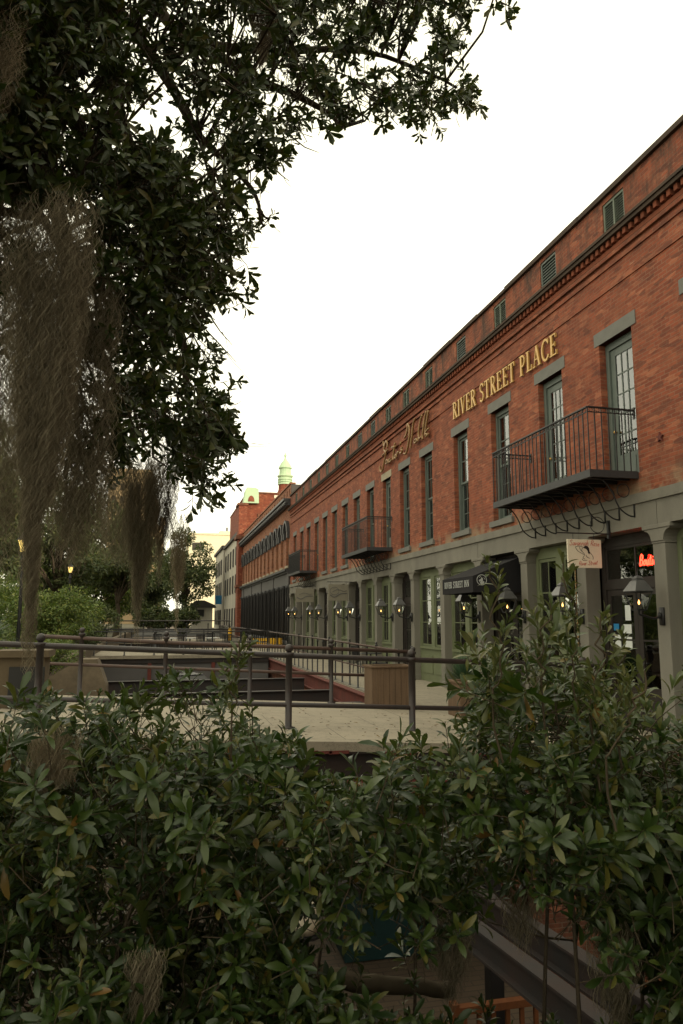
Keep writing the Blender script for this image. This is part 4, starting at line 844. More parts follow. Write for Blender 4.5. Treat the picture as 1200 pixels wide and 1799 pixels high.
# ------------------------------------------------------------------ planters, furniture
def planter(x, y, w, d, h, label):
    z = 0.0 if x > 5.0 else zd(x) + .003
    t_ = thing('planter_box', (x, y, z), label, 'planter', 'weathered plank planters'); m = MB(); n = 7; random.seed(int(x * 10))
    for k in range(n):
        a = x - w / 2 + w * k / n; m.box(a + .003, a + w / n - .003, y - d / 2 - random.uniform(0, .006), y - d / 2 + .02, z, z + h)
        m.box(a + .003, a + w / n - .003, y + d / 2 - .02, y + d / 2, z, z + h)
    for k in range(5):
        b_ = y - d / 2 + .021 + (d - .042) * k / 5
        for xx in (x - w / 2, x + w / 2 - .02): m.box(xx, xx + .02, b_ + .002, b_ + (d - .042) / 5 - .002, z, z + h)
    m.build('side_planks', M['wood'], t_)
    r = MB().box(x - w / 2 - .03, x + w / 2 + .03, y - d / 2 - .035, y - d / 2 + .05, z + h, z + h + .03).box(x - w / 2 - .03, x + w / 2 + .03, y + d / 2 - .05, y + d / 2 + .03, z + h, z + h + .03).box(x - w / 2 - .03, x - w / 2 + .05, y - d / 2 + .05, y + d / 2 - .05, z + h, z + h + .03).box(x + w / 2 - .05, x + w / 2 + .03, y - d / 2 + .05, y + d / 2 - .05, z + h, z + h + .03)
    r.build('top_rim', M['wood'], t_); MB().box(x - w / 2 + .021, x + w / 2 - .021, y - d / 2 + .021, y + d / 2 - .021, z + h - .12, z + h - .06).build('soil', M['earth'], t_)
planter(4.50, 14.75, .84, .6, .80, 'bare plank planter behind the corner railing post')
planter(5.80, 13.4, .84, .62, .70, 'plank planter with a pale top rim in front of the spiky pot plant')

def chair(x, y, z, rot, label, group):
    t_ = thing('dining_chair', (x, y, z), label, 'chair', group)
    MB().box(x - .22, x + .22, y - .22, y + .22, z + .43, z + .46).build('seat', M['iron'], t_)
    m = MB().beam((x - .2, y - .22, z + .46), (x - .2, y - .28, z + .92), .03, .03).beam((x + .2, y - .22, z + .46), (x + .2, y - .28, z + .92), .03, .03)
    for k in range(5): m.beam((x - .13 + .065 * k, y - .22, z + .46), (x - .13 + .065 * k, y - .28, z + .9), .045, .012)
    m.beam((x - .22, y - .28, z + .9), (x + .22, y - .28, z + .9), .04, .06); m.build('backrest', M['iron'], t_)
    for sx in (-1, 1):
        for sy in (-1, 1): MB().beam((x + sx * .2, y + sy * .2, z + .43), (x + sx * .22, y + sy * .22, z), .03, .03).build('leg', M['iron'], t_)
    t_.rotation_euler.z = rot; return t_
def cafe_table(x, y, z, label, group, mat='iron'):
    t_ = thing('cafe_table', (x, y, z), label, 'table', group)
    MB().lathe((x, y, z), [(.36, .70), (.37, .715), (.36, .73)], 20).build('table_top', M[mat], t_)
    MB().lathe((x, y, z), [(.22, 0), (.2, .03), (.03, .06), (.03, .699)], 12).build('pedestal', M['iron'], t_)
G1, G2 = 'chairs on the dining terrace', 'iron chairs outside the shopfronts'
for i, (x, y, r_, lb) in enumerate([(.9, 37.0, 0, 'black chair backing onto the terrace railing, below the far white buildings'), (1.75, 37.0, .2, 'black chair beside the second terrace table, turned slightly'), (3.1, 37.1, -.1, 'black chair at the end of the terrace nearest the shops'), (-.3, 38.4, 2.9, 'black chair facing the camera on the terrace'), (2.5, 39.4, 3.3, 'black chair far back on the terrace turned about')]): chair(x, y, .203, r_, lb, G1)
cafe_table(.45, 37.9, .203, 'small pale round table on the park side of the terrace', 'terrace tables', 'silver'); cafe_table(1.35, 38.1, .203, 'small pale round table in the middle of the terrace', 'terrace tables', 'silver'); cafe_table(2.45, 38.0, .203, 'small pale round table on the shop side of the terrace', 'terrace tables', 'silver')
chair(6.9, 23.6, .003, 1.3, 'iron chair on the walkway before the first dark doorway past the olive window', G2); chair(6.85, 25.6, .003, -1.2, 'iron chair between the two paired olive windows by the cafe table', G2); cafe_table(6.9, 24.6, .003, 'dark round cafe table between two iron chairs on the walkway', None)
chair(6.9, 38.2, .003, 1.4, 'iron chair far along the walkway under the beige swash sign', G2); chair(6.9, 40.2, .003, -1.4, 'iron chair far along the walkway by the last dark doorway', G2)
yb2 = thing('road_barrier', (6.6, 48.2, 0), 'low yellow barrier across the walkway before the black iron front', 'barrier')
MB().box(5.45, 7.55, 48.15, 48.25, .22, .62).build('barrier_board', M['yellow'], yb2)
for x in (5.8, 7.2): MB().prism([(48.0, 0), (48.4, 0), (48.26, .7), (48.14, .7)], 'x', x - .03, x + .03).build('barrier_foot', M['iron_grey'], yb2)
tag(MB().lathe((5.05, 58.0, .2), [(.12, 0), (.14, .3), (.14, .8), (.08, .95)], 12).build('bollard', M['yellow']), 'small orange yellow bollard under the bent pipe railing', 'bollard')

# spiky plants
def spikes(c, n, r, wd, up=.1, seed=1):
    g = np.random.default_rng(seed); V = []; F = []
    for i in range(n):
        a = g.uniform(0, 2 * pi); e = g.uniform(up, 1.45); l = r * g.uniform(.75, 1.05); d = np.array([cos(a) * cos(e), sin(a) * cos(e), sin(e)]); s_ = np.array([-sin(a), cos(a), 0]) * wd
        k = len(V); mid = np.array(c) + d * l * .55; tip = np.array(c) + d * l - np.array([0, 0, .12 * l * cos(e)])
        V += [np.array(c) - s_ * .5, np.array(c) + s_ * .5, mid - s_, mid + s_, tip]; F += [(k, k + 1, k + 3), (k, k + 3, k + 2), (k + 2, k + 3, k + 4)]
    return V, F
pp = thing('potted_plant', (6.15, 14.7, 0), 'spiky green plant in a dark tapered pot behind the rimmed planter', 'plant')
MB().lathe((6.15, 14.7, 0), [(.22, 0), (.34, .55), (.36, .56), (.36, .62), (.30, .62), (.28, .56)], 4, True).build('pot', M['iron_grey'], pp)
V, F = spikes((6.15, 14.7, .58), 420, .68, .012, .05, 3); link('leaves', npmesh('leaves', V, F), M['leaf_blue'], pp)
yu = thing('yucca', (-4.4, 20.5, .42), 'blue green spiky yucca at the edge of the park shrubs', 'plant')
MB().tube([(-4.4, 20.5, .3), (-4.35, 20.5, 1.3)], .09, 8).build('stem', M['bark'], yu)
V, F = spikes((-4.35, 20.5, 1.3), 500, .95, .016, -.5, 4); link('leaves', npmesh('leaves', V, F), M['leaf_blue'], yu)

# ------------------------------------------------------------------ park side: pier, retaining wall, cheek wall, lamps, car
tag(MB().box(-3.42, -3.1, 1.0, 79, -3.9, .55).build('retaining_wall', M['rubble']), 'long rubble stone retaining wall on the park side of the sunken lane', 'wall')
pr_ = thing('stone_pier', (-2.2, 13.3, zd(-2.2)), 'square tan stone pier with a dark recess behind the railing', 'pier')
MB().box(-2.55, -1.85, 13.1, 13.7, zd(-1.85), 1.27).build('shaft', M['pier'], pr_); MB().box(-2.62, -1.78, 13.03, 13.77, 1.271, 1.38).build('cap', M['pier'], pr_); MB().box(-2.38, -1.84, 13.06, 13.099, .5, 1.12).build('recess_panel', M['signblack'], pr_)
tag(MB().prism([(-3.05, -3.3), (-3.05, .25), (-2.0, .86), (-1.6, .86), (-1.35, .2), (-1.2, -3.3)], 'y', 20.2, 21.0).build('cheek_wall', M['rubble']), 'sloping rubble cheek wall with a pale top beyond the railing', 'wall')
def street_lamp(x, y, h, label, s=1.0):
    t_ = thing('street_lamp', (x, y, .42), label, 'street lamp', 'lit lamps in the park')
    z = .42 + h
    MB().lathe((x, y, .42), [(.12, 0), (.12, .3), (.06, .5), (.05, h - .35), (.09, h - .3), (.05, h - .1), (.09, h)], 10).build('lamp_post', M['iron'], t_)
    MB().lathe((x, y, z), [(.10 * s, 0), (.21 * s, .36 * s)], 4, True).build('lamp_pane', M['lampglow'], t_); MB().lathe((x, y, z + .36 * s), [(.27 * s, 0), (.08 * s, .2 * s), (.02, .36 * s)], 4, True).build('lamp_cap', M['iron'], t_)
street_lamp(-4.35, 25, 3.55, 'glowing lantern on a black post above the park shrubs'); street_lamp(-4.9, 42, 3.9, 'small far lit lamp nearly hidden by moss and trees', .8)

car = thing('parked_car', (.9, 30.3, -1.72), 'black car with lit headlamps parked in the lane, glimpsed through leaves', 'car')
def carpart(poly, y0, y1, taper, name, mat, bev=.06):
    n = len(poly); zs = [p[1] for p in poly]; zm, zM = min(zs), max(zs); v = []
    for s_ in (-1, 1):
        for (a, z) in poly: v.append((.9 + a, 30.3 + s_ * (y0 - taper * (z - zm) / (zM - zm)), -1.72 + z))
    f = [tuple(range(n)), tuple(range(2 * n - 1, n - 1, -1))] + [(i, (i + 1) % n, n + (i + 1) % n, n + i) for i in range(n)]
    return MB().add(v, f).build(name, mat, car, bevel=bev)
carpart([(-2.15, .3), (-2.2, .55), (-2.1, .85), (-1.2, .95), (1.0, .98), (1.9, .86), (2.15, .7), (2.2, .35), (2.1, .25), (-2.0, .25)], .88, 0, .06, 'body', M['carpaint'])
carpart([(-1.5, .96), (-.9, 1.38), (.5, 1.42), (1.2, .99)], .80, 0, .18, 'cabin_glass', M['signblack'], .05); carpart([(-.85, 1.385), (.45, 1.425), (.5, 1.45), (-.3, 1.47), (-.88, 1.42)], .62, 0, .02, 'roof', M['carpaint'], .02)
for (a, s_) in ((-1.35, 1), (1.35, 1), (-1.35, -1), (1.35, -1)):
    w_ = MB().tube([(.9 + a, 30.3 + s_ * .74, -1.40), (.9 + a, 30.3 + s_ * .93, -1.40)], .32, 20).build('wheel', M['rubber'], car, bevel=.02); MB().tube([(.9 + a, 30.3 + s_ * .92, -1.40), (.9 + a, 30.3 + s_ * .94, -1.40)], .2, 14).build('rim', M['chrome'], w_)
for s_ in (-1, 1): MB().box(.9 + 2.08, .9 + 2.21, 30.3 + s_ * .62 - .16, 30.3 + s_ * .62 + .16, -1.72 + .55, -1.72 + .72).build('headlight', M['headlight'], car)
MB().box(.9 + 2.14, .9 + 2.24, 30.3 - .8, 30.3 + .8, -1.72 + .36, -1.72 + .44).build('bumper', M['chrome'], car)
car.rotation_euler.z = -1.15

# ------------------------------------------------------------------ vegetation
RT = np.array([cos(YAW), -sin(YAW), 0]); FW = np.array([sin(YAW) * cos(PITCH), cos(YAW) * cos(PITCH), sin(PITCH)]); UP = np.cross(RT, FW); E0 = np.array(EYE)
def spot(px, py, d):
    """a point of the place, d metres along the view, seen at that place of the 1200 x 1799 photograph"""
    px, py, d = np.broadcast_arrays(np.asarray(px, float), np.asarray(py, float), np.asarray(d, float))
    return E0 + (((px - 600) / 1300 * d)[..., None] * RT + ((899.5 - py) / 1300 * d)[..., None] * UP + d[..., None] * FW)
def norm(a): return a / np.maximum(np.linalg.norm(a, axis=-1, keepdims=True), 1e-9)
def leaf_proto(rows):
    """rows: (t, halfwidth, lift); blade along +y, folded a little on the midrib"""
    V = [(0, 0, 0)]; F = []; prev = None
    for (t, h, z) in rows:
        k = len(V); V += [(-h, t, z + h * .32), (0, t, z), (h, t, z + h * .32)]
        if prev is None: F += [(0, k + 1, k), (0, k + 2, k + 1)]
        else:
            for j in (0, 1): F += [(prev + j, prev + j + 1, k + j + 1), (prev + j, k + j + 1, k + j)]
        prev = k
    V.append((0, 1, rows[-1][2] - .03)); n = len(V) - 1; F += [(prev, prev + 1, n), (prev + 1, prev + 2, n)]
    return np.array(V, float), np.array(F)
LEAF_FINE = leaf_proto([(.14, .04, .01), (.40, .105, .025), (.68, .150, .012), (.89, .098, -.03)])
LEAF_MID = leaf_proto([(.35, .13, .02), (.76, .185, -.01)])
def put_leaves(proto, P, Dr, Nn, Sc, bend=None):
    V0, F0 = proto; Dr = norm(Dr); X = norm(np.cross(Dr, Nn)); Z = np.cross(X, Dr); n = len(P)
    W = V0[None, :, :] * Sc[:, None, None]
    cv = (RN.normal(0, .22, n) - .12)[:, None] * (V0[None, :, 1] ** 2) * Sc[:, None]
    V = P[:, None, :] + W[..., 0:1] * X[:, None, :] + W[..., 1:2] * Dr[:, None, :] + (W[..., 2:3] + cv[..., None]) * Z[:, None, :]
    F = F0[None] + (np.arange(n) * len(V0))[:, None, None]
    return V.reshape(-1, 3), F.reshape(-1, 3)
def rosettes(proto, B, A, nl, ll, length, tilt=(1.25, .45)):
    """shoots from B along A: nl leaves each of length ll spiralling to the tip"""
    n = len(B); A = norm(A); ref = norm(np.cross(A, RN.normal(size=(n, 3)))); bi = np.cross(A, ref)
    i = np.arange(nl); t = (i / max(1, nl - 1))[None, :] ** .8
    ang = i[None, :] * 2.39996 + RN.uniform(0, 6.28, (n, 1)) + RN.normal(0, .22, (n, nl))
    rad = np.cos(ang)[..., None] * ref[:, None] + np.sin(ang)[..., None] * bi[:, None]
    tl = tilt[0] + (tilt[1] - tilt[0]) * t + RN.normal(0, .18, (n, nl))
    dr = A[:, None] * np.cos(tl)[..., None] + rad * np.sin(tl)[..., None]; dr[..., 2] -= .10
    nn = A[:, None] * np.sin(tl)[..., None] - rad * np.cos(tl)[..., None] + RN.normal(0, .22, (n, nl, 3))
    pos = B[:, None] + A[:, None] * (length[:, None] * (.15 + .85 * t))[..., None]
    sc = ll[:, None] * RN.uniform(.66, 1.12, (n, nl)) * (1 - .22 * t)
    keep = RN.random((n, nl)) < .93
    return put_leaves(proto, pos[keep], dr[keep], nn[keep], sc[keep])
def twigs(P, Q, r0, r1, k=3, sag=0.0):
    """thin tapering sticks from P to Q with a bend in the middle"""
    n = len(P); d = norm(Q - P); a = norm(np.cross(d, RN.normal(size=(n, 3)))); b = np.cross(d, a); V = []
    L_ = np.linalg.norm(Q - P, axis=1, keepdims=True); M1 = (P + Q) / 2 + RN.normal(0, .05, (n, 3)) * L_; M1[:, 2] -= sag * L_[:, 0]
    R0 = np.broadcast_to(np.asarray(r0, float), (n,)); R1 = np.broadcast_to(np.asarray(r1, float), (n,))
    for C, R in ((P, R0), (M1, (R0 + R1) / 2), (Q, R1)):
        for j in range(k): V.append(C + (a * cos(2 * pi * j / k) + b * sin(2 * pi * j / k)) * R[:, None])
    V = np.stack(V, 1); F = []
    for s_ in (0, 1):
        for j in range(k):
            p, q = s_ * k + j, s_ * k + (j + 1) % k; F += [(p, q, q + k), (p, q + k, p + k)]
    F = np.array(F)[None] + (np.arange(n) * 3 * k)[:, None, None]; return V.reshape(-1, 3), F.reshape(-1, 3)
def merge(parts):
    V = []; F = []; o = 0
    for v, f in parts: V.append(v); F.append(f + o); o += len(v)
    return np.concatenate(V), np.concatenate(F)
def inside(poly, x, y):
    r = np.zeros(len(x), bool); n = len(poly)
    for i in range(n):
        x1, y1 = poly[i]; x2, y2 = poly[(i + 1) % n]
        c = ((y1 > y) != (y2 > y)) & (x < (x2 - x1) * (y - y1) / (y2 - y1 + 1e-12) + x1); r ^= c
    return r
def limb_tubes(paths):
    m = MB()
    for pts, r0, r1 in paths:
        p = smooth_path(pts, 5); n = len(p); m.tube([q + Vector(RN.normal(0, .012, 3)) * (r0 * 6) for q in p], [r0 + (r1 - r0) * (i / (n - 1)) ** .8 for i in range(n)], 8)
    return m
def nodes_of(paths): return np.array([list(q) for pts, a, b in paths for q in smooth_path(pts, 6)])
def attach(nodes, C):
    out_ = np.empty_like(C)
    for i in range(0, len(C), 400):
        c = C[i:i + 400]; w_ = np.array([1, 1, .8]); d = (((c[:, None] - nodes[None]) * w_) ** 2).sum(-1); out_[i:i + 400] = nodes[d.argmin(1)]
    return out_

# --- the big evergreen oak that overhangs from the park side
CAN = [(905, -120), (893, 2), (858, 28), (842, 60), (832, 95), (838, 130), (832, 165), (834, 196), (806, 212), (784, 196), (768, 206), (742, 190), (722, 208), (706, 202), (690, 178), (676, 214), (664, 206), (668, 160), (645, 138), (634, 205), (618, 202), (604, 238), (588, 240), (572, 220), (548, 226), (524, 205), (512, 236), (497, 292), (478, 286), (455, 268), (432, 284), (416, 268), (408, 310), (414, 352), (448, 372), (468, 346), (486, 372), (490, 402), (468, 430), (456, 456), (440, 446), (424, 420), (414, 440), (428, 480), (424, 520), (398, 540), (372, 568), (362, 604), (382, 628), (398, 660), (396, 704), (412, 760), (404, 792), (382, 806), (388, 846), (362, 860), (338, 880), (322, 850), (326, 800), (300, 780), (262, 800), (222, 816), (190, 830), (164, 812), (150, 780), (140, 720), (166, 640), (178, 560), (176, 470), (160, 400), (120, 352), (60, 330), (0, 325), (-160, 330), (-420, 500), (-600, 300), (-600, -260), (905, -260)]
def can_points(n):
    x = RN.uniform(-600, 905, n); y = RN.uniform(-260, 880, n); ok = inside(CAN, x + 9, y + 5)
    # airy parts where the sky sparkles through
    th = np.ones(n); ok |= (((x - 150) / 60) ** 2 + ((y - 690) / 90) ** 2 < 1) & (RN.random(n) < .5) | (((x - 20) / 60) ** 2 + ((y - 470) / 120) ** 2 < 1) & (RN.random(n) < .25)
    def blob(cx, cy, rx, ry, v): th[((x - cx) / rx) ** 2 + ((y - cy) / ry) ** 2 < 1] *= v
    blob(320, 110, 90, 120, .52); blob(430, 60, 60, 60, .5); blob(690, 110, 60, 40, .5); blob(780, 60, 50, 40, .6); blob(580, 60, 70, 50, .6); blob(345, 268, 62, 34, .12); blob(400, 205, 60, 50, .5); blob(255, 60, 40, 70, .3); blob(690, 80, 150, 70, .8); blob(560, 150, 60, 60, .75); blob(625, 120, 40, 40, .7); blob(90, 400, 90, 50, .5); blob(172, 690, 22, 110, .3); blob(330, 600, 20, 60, .15); blob(250, 520, 30, 30, .4); blob(300, 700, 30, 30, .4); blob(225, 700, 24, 40, .3); blob(370, 690, 22, 30, .4); blob(220, 360, 30, 24, .4); blob(330, 400, 26, 26, .45); blob(400, 480, 18, 26, .4); blob(100, 220, 40, 30, .5); blob(470, 90, 36, 90, .55); blob(230, 225, 40, 60, .5)
    ok &= RN.random(n) < th; return x[ok], y[ok]
oak = thing('oak_tree', (-4.2, 3.4, .42), 'overhanging dark evergreen oak whose crown fills the sky corner, hung with moss', 'tree')
tx, ty, td = [], [], []
LIMBS = [([(-4.2, 3.4, .3), (-4.15, 3.4, 1.8), (-3.95, 3.5, 3.4), (-3.6, 3.6, 4.6)], .30, .22)]
P_ = lambda a, b_, d: tuple(spot(a, b_, d))
LIMBS += [([(-3.95, 3.5, 3.4), P_(-160, 120, 4.2), P_(60, 150, 4.3), P_(210, 330, 4.6), P_(300, 500, 4.8), P_(330, 700, 4.9), P_(352, 840, 5)], .09, .01),
          ([(-3.6, 3.6, 4.6), P_(-60, -60, 4.6), P_(180, 0, 4.9), P_(300, 150, 5.0), P_(352, 240, 5.1), P_(440, 330, 5.2), P_(462, 400, 5.2)], .075, .008),
          ([(-3.6, 3.6, 4.6), P_(-20, -200, 5), P_(220, -60, 5.2), P_(320, 60, 5.3), P_(480, 90, 5.5), P_(640, 90, 5.7), P_(800, 150, 5.9)], .075, .01),
          ([P_(220, -60, 5.2), P_(430, -80, 5.4), P_(640, -60, 5.8), P_(840, 0, 6.1)], .08, .012),
          ([P_(180, 0, 4.9), P_(200, 160, 5), P_(260, 330, 5.1), P_(380, 420, 5.2), P_(410, 500, 5.2)], .07, .01),
          ([P_(60, 150, 4.3), P_(90, 320, 4.3), P_(140, 520, 4.4), P_(200, 660, 4.6), P_(300, 740, 4.8), P_(380, 770, 4.9)], .07, .01),
          ([P_(60, 150, 4.3), P_(20, 300, 3.9), P_(60, 360, 3.7), P_(110, 440, 3.7)], .05, .015), ([P_(320, 60, 5.3), P_(420, 120, 5.3), P_(560, 190, 5.5), P_(600, 225, 5.5)], .05, .01),
          ([(-3.6, 3.6, 4.6), (-2.6, 1.6, 5.4), (-1.2, .2, 6.0), (.8, -.6, 6.3)], .16, .03), ([(-2.6, 1.6, 5.4), (-2.6, -.8, 6.0), (-1.6, -2.6, 6.2)], .10, .03), ([(-1.2, .2, 6.0), (.6, -1.4, 5.6), (2.8, -2.8, 4.4)], .07, .02), ([(-2.6, -.8, 6.0), (-1, -3.4, 5), (1.2, -4.2, 3.6)], .07, .02), ([P_(300, 150, 5.0), P_(330, 210, 5.), P_(352, 250, 5), P_(366, 310, 5)], .03, .006)]
limb_tubes(LIMBS).build('trunk', M['bark'], oak, True)
ON = nodes_of(LIMBS[1:])
def spray(P, per, rad):
    k = RN.poisson(per, len(P)); Q = np.repeat(P, k, 0); return Q + RN.normal(0, 1, Q.shape) * rad * np.repeat(RN.uniform(.6, 1.3, len(P)), k)[:, None] * np.array([1, 1, .75])
x, y = can_points(2350); dd = 3.6 + np.clip(x, -200, 850) / 850 * 1.9 + RN.uniform(-.75, .9, len(x)); C = spray(spot(x, y, dd), 7.0, .062)
x2, y2 = can_points(1900); C2 = spot(x2, y2, 2.9 + np.clip(x2, 0, 850) / 850 * 1.6); C2 = C2[(x2 < 420) & ~((x2 < 160) & (y2 > 290)) & (((x2 - 330) / 130) ** 2 + ((y2 - 120) / 170) ** 2 > 1)]
back = np.stack([RN.uniform(-6.5, 5.0, 1000), RN.uniform(-6.5, -1.6, 1000), RN.uniform(2.4, 6.8, 1000)], 1)  # unseen foliage behind the camera, added low down to shade the foreground shrubs
ctr = np.array([-3.4, 3.6, 4.6])
def shoots(C, nl, ll, proto, outw=.5):
    A = norm(norm(C - attach(ON, C)) * .7 + RN.normal(0, .55, C.shape) + np.array([0, 0, -.12])); ln = RN.uniform(.05, .11, len(C)) * (ll / .08)
    return rosettes(proto, C, A, nl, np.full(len(C), ll) * RN.uniform(.8, 1.2, len(C)), ln), twigs(C - A * .10, C + A * ln[:, None], .0028, .0015)
l1, t1 = shoots(C, 9, .078, LEAF_MID); l2, t2 = shoots(C2, 10, .085, LEAF_FINE); l3, t3 = shoots(back, 9, .19, LEAF_MID)
cr = link('crown', npmesh('crown', *merge([l1, l2, l3])), M['leaf_oak'], oak)
hub = C[RN.random(len(C)) < .06]; ha = attach(ON, hub); hl = np.linalg.norm(hub - ha, axis=1); hub = hub[hl < 1.3]; ha = ha[hl < 1.3]
br1 = twigs(ha, hub, .011, .005, 4, .06)
sel = RN.random(len(C)) < .6; Q = C[sel]; qa = attach(hub, Q); ql = np.linalg.norm(Q - qa, axis=1); Q = Q[ql < .42]; qa = qa[ql < .42]; br = merge([br1, twigs(qa, Q, .0045, .002, 3, .05)])
# bare twig ends poking into the sky
bt = []
for (a, b_), (c, d) in [((505, 235), (560, 268)), ((486, 300), (508, 318)), ((372, 560), (408, 606)), ((362, 580), (415, 636)), ((410, 772), (470, 784)), ((522, 205), (540, 250)), ((880, 4), (898, 12)), ((370, 600), (390, 640)), ((436, 290), (430, 352)), ((440, 300), (446, 358)), ((330, 180), (352, 260)), ((300, 215), (268, 320))]:
    p = spot(np.array([a]), np.array([b_]), 5.2); q = spot(np.array([c]), np.array([d]), 5.25); bt.append(twigs(p, q, .006, .002, 4, .03)); bt.append(twigs((p + q) / 2, q + RN.normal(0, .06, (1, 3)), .003, .0015))
link('twigs', npmesh('twigs', *merge([t1, t2, t3, br] + bt)), M['bark'], cr)

# --- spanish moss: hanging tresses of fine curling threads
def tress(px, wpx, y0, y1, d, n, taper=.35, curl=.010, mat='moss', label='', rw=.00115, lmin=.13, bb=1.25):
    n = int(n * 2.5); curl *= .95; lmin *= 1.5; st0 = RN.uniform(0, .10, 7) * (1 if y1 - y0 > 300 else .3)
    top = spot(px, y0, d); H = (y1 - y0) / 1300 * d; W = wpx / 1300 * d; V = []; F = []; k = 0
    seg = .022; 
    lobes = (np.arange(7) - 3) / 6.5 + RN.uniform(-.06, .06, 7); lo_len = RN.uniform(.62, 1.0, 7) * (1 - (.55 if taper < .6 else .1) * np.abs(lobes)); lo_len = np.where(taper >= .6, .86 + .14 * lo_len, lo_len); lo_len[3] = 1.0; lo_len[2] = max(lo_len[2], .85)
    for i in range(n):
        j = RN.integers(7); u = RN.beta(1.0, bb) * lo_len[j]; s0 = (st0[j] + u * (.85 - st0[j])) * H; ln = min(RN.uniform(lmin, lmin * 2.6), H * lo_len[j] - s0 + .05); m = max(3, int(ln / seg))
        f0 = 1 - (1 - taper) * (s0 / H); a = RN.uniform(0, 2 * pi); clp = 1.0; rr = W * .5 * f0 * .5 * sqrt(RN.random())
        cx = lobes[j] * W * f0 * 1.0
        tt = np.arange(m + 1); shr = 1 - (1 - taper) * np.minimum(1, (s0 + tt * seg) / H) / f0 * .6
        wob = np.cumsum(RN.normal(0, .6, (m + 1, 2)), 0); ph = RN.uniform(0, 6.28); fr = RN.uniform(.7, 1.5)
        ox = (cx + cos(a) * rr) * shr + curl * (np.sin(tt * fr + ph) + .30 * wob[:, 0]); oy = sin(a) * rr * shr + curl * (np.cos(tt * fr * .9 + ph) + .30 * wob[:, 1])
        c = top[None] + ox[:, None] * RT + oy[:, None] * np.array([FW[0], FW[1], 0]) + np.stack([0 * tt, 0 * tt, -(s0 + tt * seg * RN.uniform(.75, 1.0))], 1)
        b_ = RN.uniform(0, pi); side = (cos(b_) * RT + sin(b_) * np.array([FW[0], FW[1], 0])) * rw * RN.uniform(.6, 1.3)
        side = side[None] * np.linspace(1, .5, m + 1)[:, None]
        V.append(np.stack([c - side, c + side], 1).reshape(-1, 3)); b0 = k + 2 * tt[:-1]; F.append(np.stack([b0, b0 + 1, b0 + 3, b0 + 2], 1)); k += 2 * (m + 1)
    o = link('spanish_moss', npmesh('spanish_moss', np.concatenate(V), np.concatenate(F)), M[mat]); return tag(o, label, 'moss', 'spanish moss tresses')
tress(10, 130, 250, 1040, 3.4, 1050, .9, .014, 'moss', 'broad brown moss curtain at the park edge, hanging past the lit lamp', bb=.95)
tress(100, 135, 300, 1165, 3.0, 1900, .34, .013, 'moss', 'longest brown moss tress, narrowing to a rope over the railing', bb=.85)
tress(164, 95, 380, 1000, 3.3, 850, .8, .013, 'moss', 'ragged brown moss just streetward of the longest tress', bb=.9)
tress(80, 250, 330, 970, 3.9, 900, .9, .016, 'moss_pale', 'greyer moss layer behind the ragged brown one')
tress(20, 60, 0, 230, 2.9, 70, .5, .016, 'moss_pale', 'loose grey moss tangled in the highest near leaves')
tress(462, 62, -60, 165, 4.4, 300, .22, .009, 'moss_pale', 'pale tan moss wisp dangling from the very top of the crown')
tress(222, 90, 770, 990, 4.8, 360, .7, .012, 'moss', 'thin moss veil in front of the ochre tower')
tress(252, 66, 800, 1125, 4.7, 560, .32, .011, 'moss', 'moss tress hanging between the tower and the young park tree')
tress(286, 54, 800, 1020, 4.9, 330, .35, .011, 'moss', 'short forked moss tress next to the tower shoulder')
tress(316, 28, 890, 1105, 5.2, 130, .4, .009, 'moss_pale', 'faint thin moss string before the young park tree')
tress(300, 80, 740, 860, 4.7, 120, .6, .010, 'moss_pale', 'wispy grey moss below the leafy underside of the crown')
tress(358, 40, 700, 800, 4.9, 170, .5, .008, 'moss', 'small moss tuft in the last drooping oak spray')
tress(250, 46, 640, 770, 4.6, 150, .5, .009, 'moss_pale', 'small grey moss tuft among the middle oak sprays')

